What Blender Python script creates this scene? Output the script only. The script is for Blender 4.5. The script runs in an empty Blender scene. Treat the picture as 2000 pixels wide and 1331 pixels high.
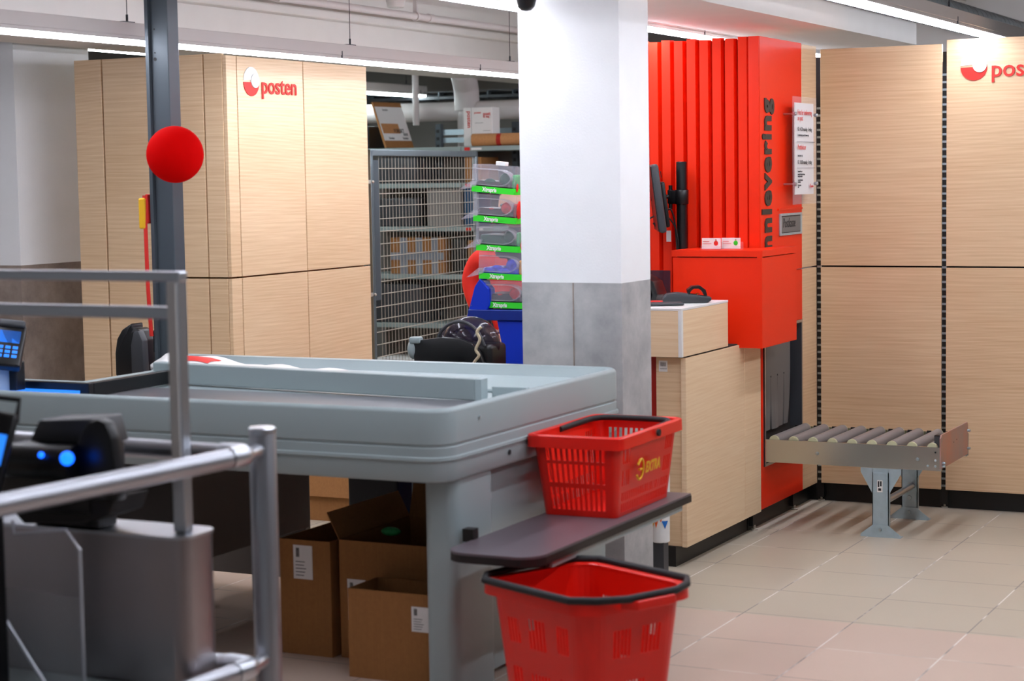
import bpy, bmesh, math, random
from mathutils import Vector, Matrix, Euler
random.seed(7)
SC = bpy.context.scene
COL = SC.collection

# ------------------------------------------------------------------ camera, world, exposure
FPX = 3789.6
yaw, pit, rol = math.radians(26.493), math.radians(4.829), math.radians(-0.921)
cf = Vector((-math.sin(yaw)*math.cos(pit), math.cos(yaw)*math.cos(pit), -math.sin(pit)))
r0 = Vector((math.cos(yaw), math.sin(yaw), 0)); u0 = r0.cross(cf)
cr = r0*math.cos(rol) + u0*math.sin(rol); cu = cr.cross(cf)
cam = bpy.data.cameras.new('camera'); camo = bpy.data.objects.new('camera', cam); COL.objects.link(camo)
cam.sensor_fit = 'HORIZONTAL'; cam.sensor_width = 36; cam.lens = FPX/2000*36
cam.clip_start = .05; cam.clip_end = 60
camo.matrix_world = Matrix(((cr.x, cu.x, -cf.x, 0), (cr.y, cu.y, -cf.y, 0), (cr.z, cu.z, -cf.z, 1.6), (0, 0, 0, 1)))
cam.dof.use_dof = True; cam.dof.focus_distance = 8.7; cam.dof.aperture_fstop = 3.2
SC.camera = camo
w = bpy.data.worlds.new('world'); SC.world = w; w.use_nodes = True
w.node_tree.nodes['Background'].inputs[0].default_value = (.80, .86, .95, 1)
w.node_tree.nodes['Background'].inputs[1].default_value = .08
SC.view_settings.view_transform = 'Standard'; SC.view_settings.look = 'None'
SC.view_settings.gamma = 1; SC.view_settings.use_curve_mapping = False
SC.view_settings.exposure = 1.58
STRIP = 15.0

# ------------------------------------------------------------------ materials
def s2l(c):
    return tuple(((v/255)/12.92 if v/255 <= .04045 else ((v/255+.055)/1.055)**2.4) for v in c)
def new(name):
    m = bpy.data.materials.new(name); m.use_nodes = True
    return m, m.node_tree, m.node_tree.nodes['Principled BSDF']
def plain(name, rgb, rough=.5, metal=0, spec=.5, var=.0, emit=None, es=0, scale=20, alpha=None, trans=0, coat=0, ior=1.45, bump=0, bscale=80):
    m, nt, b = new(name)
    c = s2l(rgb)
    b.inputs['Roughness'].default_value = rough; b.inputs['Metallic'].default_value = metal
    b.inputs['Specular IOR Level'].default_value = spec; b.inputs['IOR'].default_value = ior
    b.inputs['Base Color'].default_value = (*c, 1)
    b.inputs['Transmission Weight'].default_value = trans; b.inputs['Coat Weight'].default_value = coat
    N = nt.nodes; L = nt.links
    if var:
        g = N.new('ShaderNodeNewGeometry'); n = N.new('ShaderNodeTexNoise'); n.inputs['Scale'].default_value = scale
        n.inputs['Detail'].default_value = 6; L.new(g.outputs['Position'], n.inputs['Vector'])
        r = N.new('ShaderNodeMapRange'); r.inputs[1].default_value = .3; r.inputs[2].default_value = .7
        r.inputs[3].default_value = 1-var; r.inputs[4].default_value = 1+var
        L.new(n.outputs[0], r.inputs[0])
        v = N.new('ShaderNodeVectorMath'); v.operation = 'SCALE'; v.inputs[0].default_value = c
        L.new(r.outputs[0], v.inputs['Scale']); L.new(v.outputs[0], b.inputs['Base Color'])
    if bump:
        g = N.new('ShaderNodeNewGeometry'); n = N.new('ShaderNodeTexNoise'); n.inputs['Scale'].default_value = bscale
        L.new(g.outputs['Position'], n.inputs['Vector'])
        bp = N.new('ShaderNodeBump'); bp.inputs['Strength'].default_value = bump; bp.inputs['Distance'].default_value = .002
        L.new(n.outputs[0], bp.inputs['Height']); L.new(bp.outputs[0], b.inputs['Normal'])
    if emit:
        b.inputs['Emission Color'].default_value = (*s2l(emit), 1); b.inputs['Emission Strength'].default_value = es
    if alpha is not None: b.inputs['Alpha'].default_value = alpha
    return m
def wood(name, c1, c2, grain=1.0):
    m, nt, b = new(name); N = nt.nodes; L = nt.links
    g = N.new('ShaderNodeNewGeometry'); oi = N.new('ShaderNodeObjectInfo')
    # lengthwise coordinate x+y, vertical coordinate z, each panel with its own offset
    sep = N.new('ShaderNodeSeparateXYZ'); L.new(g.outputs['Position'], sep.inputs[0])
    ad = N.new('ShaderNodeMath'); ad.operation = 'ADD'; L.new(sep.outputs[0], ad.inputs[0]); L.new(sep.outputs[1], ad.inputs[1])
    of = N.new('ShaderNodeMath'); of.operation = 'MULTIPLY'; of.inputs[1].default_value = 37.0; L.new(oi.outputs['Random'], of.inputs[0])
    comb = N.new('ShaderNodeCombineXYZ'); L.new(ad.outputs[0], comb.inputs[0]); L.new(of.outputs[0], comb.inputs[1]); L.new(sep.outputs[2], comb.inputs[2])
    def mp(sx, sz):
        v = N.new('ShaderNodeVectorMath'); v.operation = 'MULTIPLY'; v.inputs[1].default_value = (sx, 1, sz); L.new(comb.outputs[0], v.inputs[0]); return v
    n1 = N.new('ShaderNodeTexNoise'); n1.inputs['Scale'].default_value = 1; n1.inputs['Detail'].default_value = .4; L.new(mp(.4, 1.8).outputs[0], n1.inputs['Vector'])
    zc = N.new('ShaderNodeMath'); zc.operation = 'MULTIPLY'; zc.inputs[1].default_value = 330; L.new(sep.outputs[2], zc.inputs[0])
    mu = N.new('ShaderNodeMath'); mu.operation = 'MULTIPLY_ADD'; mu.inputs[1].default_value = 110; L.new(n1.outputs[0], mu.inputs[0]); L.new(zc.outputs[0], mu.inputs[2])
    sn = N.new('ShaderNodeMath'); sn.operation = 'SINE'; L.new(mu.outputs[0], sn.inputs[0])
    n2 = N.new('ShaderNodeTexNoise'); n2.inputs['Scale'].default_value = 1; n2.inputs['Detail'].default_value = 4; L.new(mp(4, 150).outputs[0], n2.inputs['Vector'])
    n3 = N.new('ShaderNodeTexNoise'); n3.inputs['Scale'].default_value = 1; n3.inputs['Detail'].default_value = 2; L.new(mp(.9, 3).outputs[0], n3.inputs['Vector'])
    a = N.new('ShaderNodeMath'); a.operation = 'MULTIPLY_ADD'; a.inputs[1].default_value = .13*grain; L.new(sn.outputs[0], a.inputs[0])
    m2 = N.new('ShaderNodeMath'); m2.operation = 'MULTIPLY'; m2.inputs[1].default_value = .62; L.new(n2.outputs[0], m2.inputs[0])
    m3 = N.new('ShaderNodeMath'); m3.operation = 'MULTIPLY_ADD'; m3.inputs[1].default_value = .35; L.new(n3.outputs[0], m3.inputs[0]); L.new(m2.outputs[0], m3.inputs[2])
    L.new(m3.outputs[0], a.inputs[2])
    rp = N.new('ShaderNodeValToRGB'); rp.color_ramp.elements[0].position = .2; rp.color_ramp.elements[1].position = .8
    rp.color_ramp.elements[0].color = (*s2l(c1), 1); rp.color_ramp.elements[1].color = (*s2l(c2), 1)
    L.new(a.outputs[0], rp.inputs[0]); L.new(rp.outputs[0], b.inputs['Base Color'])
    b.inputs['Roughness'].default_value = .42; b.inputs['Specular IOR Level'].default_value = .4
    return m
def card(name, rgb):
    m, nt, b = new(name); N = nt.nodes; L = nt.links
    g = N.new('ShaderNodeNewGeometry')
    n = N.new('ShaderNodeTexNoise'); n.inputs['Scale'].default_value = 90; n.inputs['Detail'].default_value = 5; L.new(g.outputs['Position'], n.inputs['Vector'])
    v = N.new('ShaderNodeVectorMath'); v.operation = 'MULTIPLY'; v.inputs[1].default_value = (260, 260, 3); L.new(g.outputs['Position'], v.inputs[0])
    n2 = N.new('ShaderNodeTexNoise'); n2.inputs['Scale'].default_value = 1; L.new(v.outputs[0], n2.inputs['Vector'])
    ad = N.new('ShaderNodeMath'); ad.operation = 'ADD'; L.new(n.outputs[0], ad.inputs[0]); L.new(n2.outputs[0], ad.inputs[1])
    r = N.new('ShaderNodeMapRange'); r.inputs[1].default_value = .6; r.inputs[2].default_value = 1.4; r.inputs[3].default_value = .88; r.inputs[4].default_value = 1.1
    L.new(ad.outputs[0], r.inputs[0])
    s = N.new('ShaderNodeVectorMath'); s.operation = 'SCALE'; s.inputs[0].default_value = s2l(rgb); L.new(r.outputs[0], s.inputs['Scale']); L.new(s.outputs[0], b.inputs['Base Color'])
    b.inputs['Roughness'].default_value = .85
    return m
def floor_mat():
    m, nt, b = new('floor_tiles'); N = nt.nodes; L = nt.links
    g = N.new('ShaderNodeNewGeometry'); sep = N.new('ShaderNodeSeparateXYZ'); L.new(g.outputs['Position'], sep.inputs[0])
    T = .4095
    def M(op, a, b_=None, c=None):
        n = N.new('ShaderNodeMath'); n.operation = op
        for i, q in enumerate((a, b_, c)):
            if q is None: continue
            if isinstance(q, (int, float)): n.inputs[i].default_value = q
            else: L.new(q, n.inputs[i])
        return n.outputs[0]
    u = M('DIVIDE', M('ADD', sep.outputs[0], 1.549+T*40), T); v = M('DIVIDE', M('ADD', sep.outputs[1], -6.19+.4060*40), .4065)
    fu, fv = M('FRACT', u), M('FRACT', v)
    du = M('MINIMUM', fu, M('SUBTRACT', 1, fu)); dv = M('MINIMUM', fv, M('SUBTRACT', 1, fv))
    gx = M('LESS_THAN', du, .0062); gy = M('LESS_THAN', dv, .0068)
    cid = N.new('ShaderNodeCombineXYZ'); L.new(M('FLOOR', u), cid.inputs[0]); L.new(M('FLOOR', v), cid.inputs[1])
    wn = N.new('ShaderNodeTexWhiteNoise'); L.new(cid.outputs[0], wn.inputs['Vector'])
    # two tile colours: peach up to the seam, greige beyond
    zone = M('GREATER_THAN', sep.outputs[1], 6.597)
    mix = N.new('ShaderNodeMix'); mix.data_type = 'RGBA'; mix.inputs[6].default_value = (*s2l((202, 180, 164)), 1); mix.inputs[7].default_value = (*s2l((190, 179, 160)), 1)
    L.new(zone, mix.inputs[0])
    ns = N.new('ShaderNodeTexNoise'); ns.inputs['Scale'].default_value = 260; ns.inputs['Detail'].default_value = 4; L.new(g.outputs['Position'], ns.inputs['Vector'])
    nb = N.new('ShaderNodeTexNoise'); nb.inputs['Scale'].default_value = 2.2; nb.inputs['Detail'].default_value = 4; L.new(g.outputs['Position'], nb.inputs['Vector'])
    k = M('ADD', M('MULTIPLY', ns.outputs[0], .10), M('MULTIPLY', wn.outputs[0], .05)); k = M('ADD', k, M('MULTIPLY', nb.outputs[0], .12)); k = M('ADD', k, .865)
    sc = N.new('ShaderNodeVectorMath'); sc.operation = 'SCALE'; L.new(mix.outputs[2], sc.inputs[0]); L.new(k, sc.inputs['Scale'])
    # joints: pale filler broken up by dark worn stretches
    nj = N.new('ShaderNodeTexNoise'); nj.inputs['Scale'].default_value = 3.1; nj.inputs['Detail'].default_value = 5; L.new(g.outputs['Position'], nj.inputs['Vector'])
    jr = N.new('ShaderNodeValToRGB'); e = jr.color_ramp.elements; e[0].position = .47; e[0].color = (*s2l((130, 122, 118)), 1); e[1].position = .55; e[1].color = (*s2l((236, 232, 226)), 1)
    L.new(nj.outputs[0], jr.inputs[0])
    jy = N.new('ShaderNodeValToRGB'); e = jy.color_ramp.elements; e[0].position = .52; e[0].color = (*s2l((140, 128, 118)), 1); e[1].position = .6; e[1].color = (*s2l((222, 216, 206)), 1)
    L.new(nj.outputs[0], jy.inputs[0])
    mj = N.new('ShaderNodeMix'); mj.data_type = 'RGBA'; L.new(gx, mj.inputs[0]); L.new(jy.outputs[0], mj.inputs[6]); L.new(jr.outputs[0], mj.inputs[7])
    mf = N.new('ShaderNodeMix'); mf.data_type = 'RGBA'; L.new(M('MAXIMUM', gx, gy), mf.inputs[0]); L.new(sc.outputs[0], mf.inputs[6]); L.new(mj.outputs[2], mf.inputs[7])
    L.new(mf.outputs[2], b.inputs['Base Color'])
    b.inputs['Roughness'].default_value = .38
    return m
def concrete(name, a, c, rough=.8):
    m, nt, b = new(name); N = nt.nodes; L = nt.links
    g = N.new('ShaderNodeNewGeometry'); n = N.new('ShaderNodeTexNoise'); n.inputs['Scale'].default_value = 5; n.inputs['Detail'].default_value = 9; n.inputs['Roughness'].default_value = .65
    L.new(g.outputs['Position'], n.inputs['Vector'])
    rp = N.new('ShaderNodeValToRGB'); e = rp.color_ramp.elements; e[0].position = .32; e[1].position = .68
    e[0].color = (*s2l(a), 1); e[1].color = (*s2l(c), 1); L.new(n.outputs[0], rp.inputs[0]); L.new(rp.outputs[0], b.inputs['Base Color'])
    b.inputs['Roughness'].default_value = rough
    return m
def brushed(name, rgb, rough, stretch=(2, 2, 300), metal=1.0, var=.1):
    m, nt, b = new(name); N = nt.nodes; L = nt.links
    g = N.new('ShaderNodeNewGeometry'); v = N.new('ShaderNodeVectorMath'); v.operation = 'MULTIPLY'; v.inputs[1].default_value = stretch; L.new(g.outputs['Position'], v.inputs[0])
    n = N.new('ShaderNodeTexNoise'); n.inputs['Scale'].default_value = 1; n.inputs['Detail'].default_value = 3; L.new(v.outputs[0], n.inputs['Vector'])
    r = N.new('ShaderNodeMapRange'); r.inputs[3].default_value = rough-var/2; r.inputs[4].default_value = rough+var/2; L.new(n.outputs[0], r.inputs[0]); L.new(r.outputs[0], b.inputs['Roughness'])
    b.inputs['Base Color'].default_value = (*s2l(rgb), 1); b.inputs['Metallic'].default_value = metal
    return m
def clear(name, rgb=(240, 244, 248), alpha=.25, rough=.08):
    m, nt, b = new(name); N = nt.nodes; L = nt.links
    b.inputs['Base Color'].default_value = (*s2l(rgb), 1); b.inputs['Roughness'].default_value = rough
    t = N.new('ShaderNodeBsdfTransparent'); mx = N.new('ShaderNodeMixShader'); mx.inputs[0].default_value = alpha
    L.new(t.outputs[0], mx.inputs[1]); L.new(b.outputs[0], mx.inputs[2]); L.new(mx.outputs[0], nt.nodes['Material Output'].inputs[0])
    return m
M_ = {}
M_['wood'] = wood('ash_veneer', (207, 169, 128), (238, 210, 173), .38)
M_['wood_edge'] = plain('veneer_edge', (196, 150, 104), .5)
M_['wood_light'] = wood('pale_veneer', (222, 186, 144), (242, 218, 184), .3)
M_['red'] = plain('red_laminate', (240, 44, 6), .42, spec=.3)
M_['red_dark'] = plain('dark_red_laminate', (170, 32, 20), .4)
M_['white_paint'] = plain('white_wall_paint', (238, 238, 238), .75, var=.015, scale=8, bump=.3, bscale=120)
M_['ceiling'] = plain('ceiling_paint', (226, 223, 219), .85, var=.02, scale=5)
M_['beam'] = plain('beam_paint', (225, 221, 216), .8, var=.02, scale=6)
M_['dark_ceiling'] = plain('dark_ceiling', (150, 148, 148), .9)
M_['pipe'] = plain('pipe_white', (216, 208, 206), .45)
M_['concrete'] = concrete('concrete', (150, 150, 150), (190, 188, 186))
M_['concrete_dark'] = concrete('brown_concrete', (120, 106, 98), (166, 150, 138))
M_['floor'] = floor_mat()
M_['black'] = plain('black_plinth', (22, 21, 20), .45)
M_['blackp'] = plain('black_plastic', (18, 18, 20), .35)
M_['black_rough'] = plain('matt_black_plastic', (24, 24, 26), .6)
M_['darkgrey'] = plain('dark_grey_plastic', (60, 62, 66), .45)
M_['dark'] = plain('dark_interior', (44, 40, 38), .8)
M_['dark_panel'] = plain('brown_grey_panel', (104, 96, 90), .5)
M_['grey_wall'] = plain('grey_store_wall', (128, 124, 120), .8, var=.04, scale=3)
M_['counter'] = plain('checkout_grey', (152, 165, 166), .36, spec=.45)
M_['counter_trim'] = plain('checkout_trim', (164, 178, 180), .3)
M_['belt'] = plain('belt_rubber', (92, 92, 96), .32, var=.03, scale=40)
M_['alu'] = brushed('aluminium', (196, 200, 206), .34)
M_['tube'] = brushed('satin_tube', (176, 178, 184), .38)
M_['steel'] = brushed('galvanised_steel', (176, 190, 198), .3, (30, 30, 30))
M_['steel_leg'] = plain('zinc_plate', (172, 192, 202), .34, metal=.45, var=.06, scale=30)
M_['steel_side'] = brushed('polished_side', (196, 200, 198), .22, (3, 3, 220))
M_['steel_satin'] = brushed('satin_stainless', (170, 164, 166), .33, (140, 140, 3))
M_['post'] = plain('grey_post_paint', (78, 86, 92), .4, metal=.3)
M_['roller'] = plain('grey_roller', (138, 132, 130), .45)
M_['roller_cap'] = plain('cream_cap', (196, 196, 160), .5)
M_['rust'] = concrete('rusty_plate', (150, 128, 124), (186, 116, 92), .35)
M_['flap'] = plain('grey_rubber_flap', (112, 110, 108), .6)
M_['basket'] = plain('red_basket_plastic', (228, 26, 10), .35, spec=.5)
M_['yellow'] = plain('yellow_print', (232, 176, 20), .5)
M_['orange'] = plain('orange_print', (236, 104, 40), .5)
M_['blue_print'] = plain('blue_print', (20, 104, 190), .5)
M_['shelf_top'] = plain('dark_shelf_laminate', (98, 88, 94), .3, var=.03, scale=60)
M_['black_edge'] = plain('black_edge', (30, 24, 24), .5)
M_['cardboard'] = card('cardboard', (156, 106, 58))
M_['cardboard_in'] = card('cardboard_inside', (150, 110, 70))
M_['paper'] = plain('paper', (232, 230, 228), .7)
M_['white_plastic'] = plain('white_plastic', (226, 226, 224), .4)
M_['ink'] = plain('black_ink', (34, 34, 36), .6)
M_['letter'] = plain('dark_letters', (58, 50, 44), .6)
M_['red_ink'] = plain('red_ink', (214, 40, 30), .6)
M_['blue'] = plain('blue_stand', (6, 50, 190), .4)
M_['blue_teal'] = plain('teal_binder', (14, 66, 104), .5)
M_['blue_dark'] = plain('blue_stand_beam', (10, 40, 130), .4)
M_['green'] = plain('green_label', (52, 216, 44), .5)
M_['ball'] = plain('red_ball', (170, 2, 2), .9, spec=.05, emit=(200, 0, 0), es=.08)
M_['jacket'] = plain('red_jacket', (228, 36, 18), .75, bump=.6, bscale=25)
M_['trousers'] = plain('dark_trousers', (40, 42, 50), .8)
M_['skin'] = plain('skin', (206, 160, 134), .6)
M_['hair'] = plain('brown_hair', (74, 54, 40), .7)
M_['clear'] = clear('clear_acrylic', (225, 225, 235), .10, .06)
M_['frost'] = clear('frosted_plastic', (214, 212, 222), .28, .25)
M_['smoke'] = clear('smoky_plastic', (48, 40, 52), .72, .12)
M_['acrylic'] = clear('acrylic_sheet', (222, 224, 232), .12, .05)
M_['edge'] = clear('acrylic_edge', (235, 238, 245), .6, .1)
M_['wire'] = plain('zinc_wire', (176, 168, 154), .35, metal=.25)
M_['strip'] = plain('strip_light', (240, 244, 255), emit=(238, 242, 255), es=STRIP)
M_['strip_soft'] = plain('rear_strip_light', (240, 250, 252), emit=(228, 246, 250), es=STRIP*.9)
M_['tray'] = plain('trunking_grey', (198, 192, 188), .5)
M_['screen'] = plain('blue_screen', (20, 70, 170), .2, emit=(40, 120, 230), es=.5)
M_['led'] = plain('blue_led', (20, 60, 200), emit=(14, 90, 245), es=1.3)
M_['label_strip'] = plain('grey_green_edge', (150, 164, 162), .5)
M_['tape'] = plain('duct_tape', (150, 156, 166), .3, metal=.4)
M_['kraft'] = card('kraft_paper', (186, 132, 84))
M_['cable'] = plain('beige_cable', (196, 180, 150), .5)
M_['duct'] = plain('spiral_duct', (150, 156, 158), .35, metal=.5)
for i, c in enumerate([(40, 14, 22), (16, 60, 44), (24, 20, 30), (50, 60, 190), (170, 30, 36), (236, 160, 40), (50, 160, 90)]):
    M_['candy%d' % i] = plain('sweets_%d' % i, c, .4, var=.35, scale=60)

# ------------------------------------------------------------------ mesh builder
class MB:
    def __init__(s): s.b = bmesh.new()
    def _add(s, vs, fs):
        v = [s.b.verts.new(p) for p in vs]
        for f in fs:
            try: s.b.faces.new([v[i] for i in f])
            except ValueError: pass
        return v
    def box(s, x0, x1, y0, y1, z0, z1, bev=0, seg=2, mat=None):
        t = bmesh.new(); bmesh.ops.create_cube(t, size=1)
        for v in t.verts: v.co = Vector(((v.co.x+.5)*(x1-x0)+x0, (v.co.y+.5)*(y1-y0)+y0, (v.co.z+.5)*(z1-z0)+z0))
        if bev: bmesh.ops.bevel(t, geom=list(t.edges), offset=min(bev, .49*min(abs(x1-x0), abs(y1-y0), abs(z1-z0))), segments=seg, profile=.5, affect='EDGES')
        s.merge(t, mat); return s
    def merge(s, t, mat=None):
        if mat: bmesh.ops.transform(t, matrix=mat, verts=t.verts)
        mp = {v: s.b.verts.new(v.co) for v in t.verts}
        for f in t.faces:
            try: s.b.faces.new([mp[v] for v in f.verts])
            except ValueError: pass
        t.free()
    def prism(s, pts, axis, a, b, bev=0):
        """pts: 2D polygon in the two other axes (in order), extruded along axis from a to b"""
        t = bmesh.new()
        def P(p, h):
            return Vector((h, p[0], p[1])) if axis == 0 else Vector((p[0], h, p[1])) if axis == 1 else Vector((p[0], p[1], h))
        lo = [t.verts.new(P(p, a)) for p in pts]; hi = [t.verts.new(P(p, b)) for p in pts]
        n = len(pts)
        t.faces.new(lo[::-1]); t.faces.new(hi)
        for i in range(n): t.faces.new([lo[i], lo[(i+1) % n], hi[(i+1) % n], hi[i]])
        bmesh.ops.recalc_face_normals(t, faces=t.faces)
        if bev: bmesh.ops.bevel(t, geom=list(t.edges), offset=bev, segments=2, profile=.5, affect='EDGES')
        s.merge(t); return s
    def tube(s, pts, r, n=12, cap=True):
        pts = [Vector(p) for p in pts]; rings = []
        up = None
        for i, p in enumerate(pts):
            d = (pts[min(i+1, len(pts)-1)]-pts[max(i-1, 0)]).normalized()
            if up is None:
                up = Vector((0, 0, 1)) if abs(d.z) < .9 else Vector((1, 0, 0))
            a = d.cross(up).normalized(); up = a.cross(d).normalized(); 
            rr = r[i] if isinstance(r, (list, tuple)) else r
            rings.append([s.b.verts.new(p+(a*math.cos(2*math.pi*k/n)+up*math.sin(2*math.pi*k/n))*rr) for k in range(n)])
        for i in range(len(rings)-1):
            for k in range(n): s.b.faces.new([rings[i][k], rings[i][(k+1) % n], rings[i+1][(k+1) % n], rings[i+1][k]])
        if cap: s.b.faces.new(rings[0][::-1]); s.b.faces.new(rings[-1])
        return s
    def lathe(s, prof, c=(0, 0, 0), n=24, axis='Z', cap=True):
        """prof: (radius, height) list"""
        rings = []
        for r, h in prof:
            ring = []
            for k in range(n):
                a = 2*math.pi*k/n; p = (r*math.cos(a), r*math.sin(a), h)
                if axis == 'Y': p = (p[0], h, p[1])
                if axis == 'X': p = (h, p[0], p[1])
                ring.append(s.b.verts.new(Vector(p)+Vector(c)))
            rings.append(ring)
        for i in range(len(rings)-1):
            for k in range(n): s.b.faces.new([rings[i][k], rings[i][(k+1) % n], rings[i+1][(k+1) % n], rings[i+1][k]])
        if cap: s.b.faces.new(rings[0][::-1]); s.b.faces.new(rings[-1])
        return s
    def ball(s, c, r, sc=(1, 1, 1), seg=20):
        t = bmesh.new(); bmesh.ops.create_uvsphere(t, u_segments=seg, v_segments=max(6, seg//2+2), radius=r)
        for v in t.verts: v.co = Vector((v.co.x*sc[0], v.co.y*sc[1], v.co.z*sc[2]))+Vector(c)
        s.merge(t); return s
    def quad(s, a, b, c, d): s._add([a, b, c, d], [(0, 1, 2, 3)]); return s
    def text(s, txt, size, o, right, up, ext=.0005, bold=0, sx=1, align='LEFT', shear=0, sp=1):
        cu_ = bpy.data.curves.new('t', 'FONT'); cu_.body = txt; cu_.size = size; cu_.extrude = ext; cu_.offset = bold
        cu_.align_x = align; cu_.shear = shear; cu_.resolution_u = 3; cu_.space_character = sp
        ob = bpy.data.objects.new('t', cu_); COL.objects.link(ob)
        me = bpy.data.meshes.new_from_object(ob.evaluated_get(bpy.context.evaluated_depsgraph_get()))
        bpy.data.objects.remove(ob); bpy.data.curves.remove(cu_)
        right = Vector(right).normalized(); up = Vector(up).normalized(); nn = right.cross(up); o = Vector(o)
        t = bmesh.new(); t.from_mesh(me); bpy.data.meshes.remove(me)
        for v in t.verts: v.co = o+right*v.co.x*sx+up*v.co.y+nn*v.co.z
        s.merge(t); return s
    def xf(s, m): bmesh.ops.transform(s.b, matrix=m, verts=s.b.verts); return s

SM = {}
def obj(name, mb, mat, parent=None, world=True, smooth=False, origin=None):
    me = bpy.data.meshes.new(name)
    off = Vector((0, 0, 0))
    if world:
        p = parent
        while p is not None: off += p.location; p = p.parent
    if origin is not None and parent is None: off = Vector(origin)
    bmesh.ops.recalc_face_normals(mb.b, faces=mb.b.faces)
    if off.length: bmesh.ops.translate(mb.b, verts=mb.b.verts, vec=-off)
    mb.b.to_mesh(me); mb.b.free()
    mats = mat if isinstance(mat, list) else [mat]
    for q in mats: me.materials.append(M_[q])
    if smooth:
        me.polygons.foreach_set('use_smooth', [True]*len(me.polygons))
        try: me.set_sharp_from_angle(angle=math.radians(38))
        except Exception: pass
    o = bpy.data.objects.new(name, me); COL.objects.link(o)
    if parent is not None: o.parent = parent
    elif origin is not None: o.location = origin
    return o
def tag(o, label, cat, group=None, kind=None):
    o['label'] = label; o['category'] = cat
    if group: o['group'] = group
    if kind: o['kind'] = kind
    return o
def thing(name, label, cat, loc=(0, 0, 0), rz=0, group=None):
    o = bpy.data.objects.new(name, None); COL.objects.link(o); o.empty_display_size = .1
    o.location = loc; o.rotation_euler = (0, 0, rz)
    return tag(o, label, cat, group)
def struct(name, mb, mat, parent=None, smooth=False):
    o = obj(name, mb, mat, parent, smooth=smooth)
    o['kind'] = 'structure'
    return o
def single(name, mb, mat, label, cat, origin, group=None, smooth=False):
    return tag(obj(name, mb, mat, origin=origin, smooth=smooth), label, cat, group)

# ------------------------------------------------------------------ room shell
struct('floor', MB().box(-12, 6, -4, 16, -.1, 0), 'floor')
struct('ceiling', MB().box(-5.6, -3.1, -4, 13.2, 2.72, 2.82), 'ceiling')
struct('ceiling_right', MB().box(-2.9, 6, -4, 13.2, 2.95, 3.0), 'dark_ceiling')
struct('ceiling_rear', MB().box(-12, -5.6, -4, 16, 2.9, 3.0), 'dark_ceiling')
struct('wall_left', MB().box(-12.1, -12, -4, 16, 0, 3), 'white_paint')
struct('wall_back', MB().box(-12, 6, 13.2, 13.3, 0, 3), 'grey_wall')
struct('wall_right', MB().box(6, 6.1, -4, 16, 0, 3), 'white_paint')
def pillar(name, x0, x1, y0, y1, zs, low):
    struct(name, MB().box(x0, x1, y0, y1, zs, 2.72), 'white_paint')
    return struct(name+'_base', MB().box(x0-.001, x1+.001, y0-.001, y1+.001, 0, zs), low)
# centre pillar: painted above 1.2 m, bare concrete below
struct('wall_pillar_center', MB().box(-3.244, -2.833, 6.6, 6.88, 1.2, 2.72), 'white_paint')
struct('wall_pillar_center_base', MB().box(-3.244, -2.833, 6.6, 6.88, 0, 1.2), 'concrete')
struct('trim_2', MB().box(-3.032, -3.028, 6.5975, 6.602, 0, 1.2), 'concrete_dark')
struct('wall_pillar_left', MB().box(-7.0, -6.46, 7.52, 8.1, 1.2, 2.9), 'white_paint')
struct('wall_pillar_left_base', MB().box(-7.0, -6.46, 7.52, 8.1, 0, 1.2), 'concrete_dark')
# beams
struct('ceiling_beam_left', MB().box(-6.15, -5.6, -2, 13.1, 2.26, 2.9, .012), 'beam')
struct('trim_1', MB().box(-5.6, -5.52, -2, 13.1, 2.455, 2.50, .01), 'beam')
struct('ceiling_beam_right', MB().box(-3.245, -2.70, -2, 10.3, 2.265, 3.0), 'beam')
struct('wall_over_store', MB().box(-4.6, 6.0, 13.1, 13.19, 1.9, 2.95), 'white_paint')

# ------------------------------------------------------------------ modular veneer wall panels
PB, PMID, PTOP = .092, 1.146, 2.2
def panel(name, label, x0, x1, y0, y1, z0, z1, mat='wood', group=None, origin=None):
    m = MB().box(x0, x1, y0, y1, z0, z1, .0012, 1)
    return single(name, m, mat, label, 'wall panel', ((x0+x1)/2, (y0+y1)/2, z0), group)
g = .004
YB = 9.03
G1 = 'ash veneer panels on the right wall'
panel('wall_panel', 'lower ash veneer panel behind the roller conveyor, left of the slotted black post', -2.832, -2.247, YB, YB+.02, PB, PMID-g, group=G1)
panel('wall_panel', 'plain upper ash veneer panel between the corner and the red post logo panel', -2.832, -2.247, YB, YB+.02, PMID+g, PTOP-.018, group=G1)
panel('wall_panel', 'lower ash veneer panel at right photo edge beyond the conveyor end plate', -2.225, -1.62, YB, YB+.02, PB, PMID-g, group=G1)
panel('wall_panel', 'brightly lit upper ash veneer panel behind the right posten logo', -2.225, -1.62, YB, YB+.02, PMID+g, PTOP, group=G1)
for i in range(2):
    x = -1.60+i*.61
    panel('wall_panel', 'ash veneer panel further right on the back wall, lower row', x, x+.59, YB, YB+.02, PB, PMID-g, group='ash veneer panels beyond the right photo edge')
    panel('wall_panel', 'ash veneer panel further right on the back wall, upper row', x, x+.59, YB, YB+.02, PMID+g, PTOP, group='ash veneer panels beyond the right photo edge')
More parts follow.
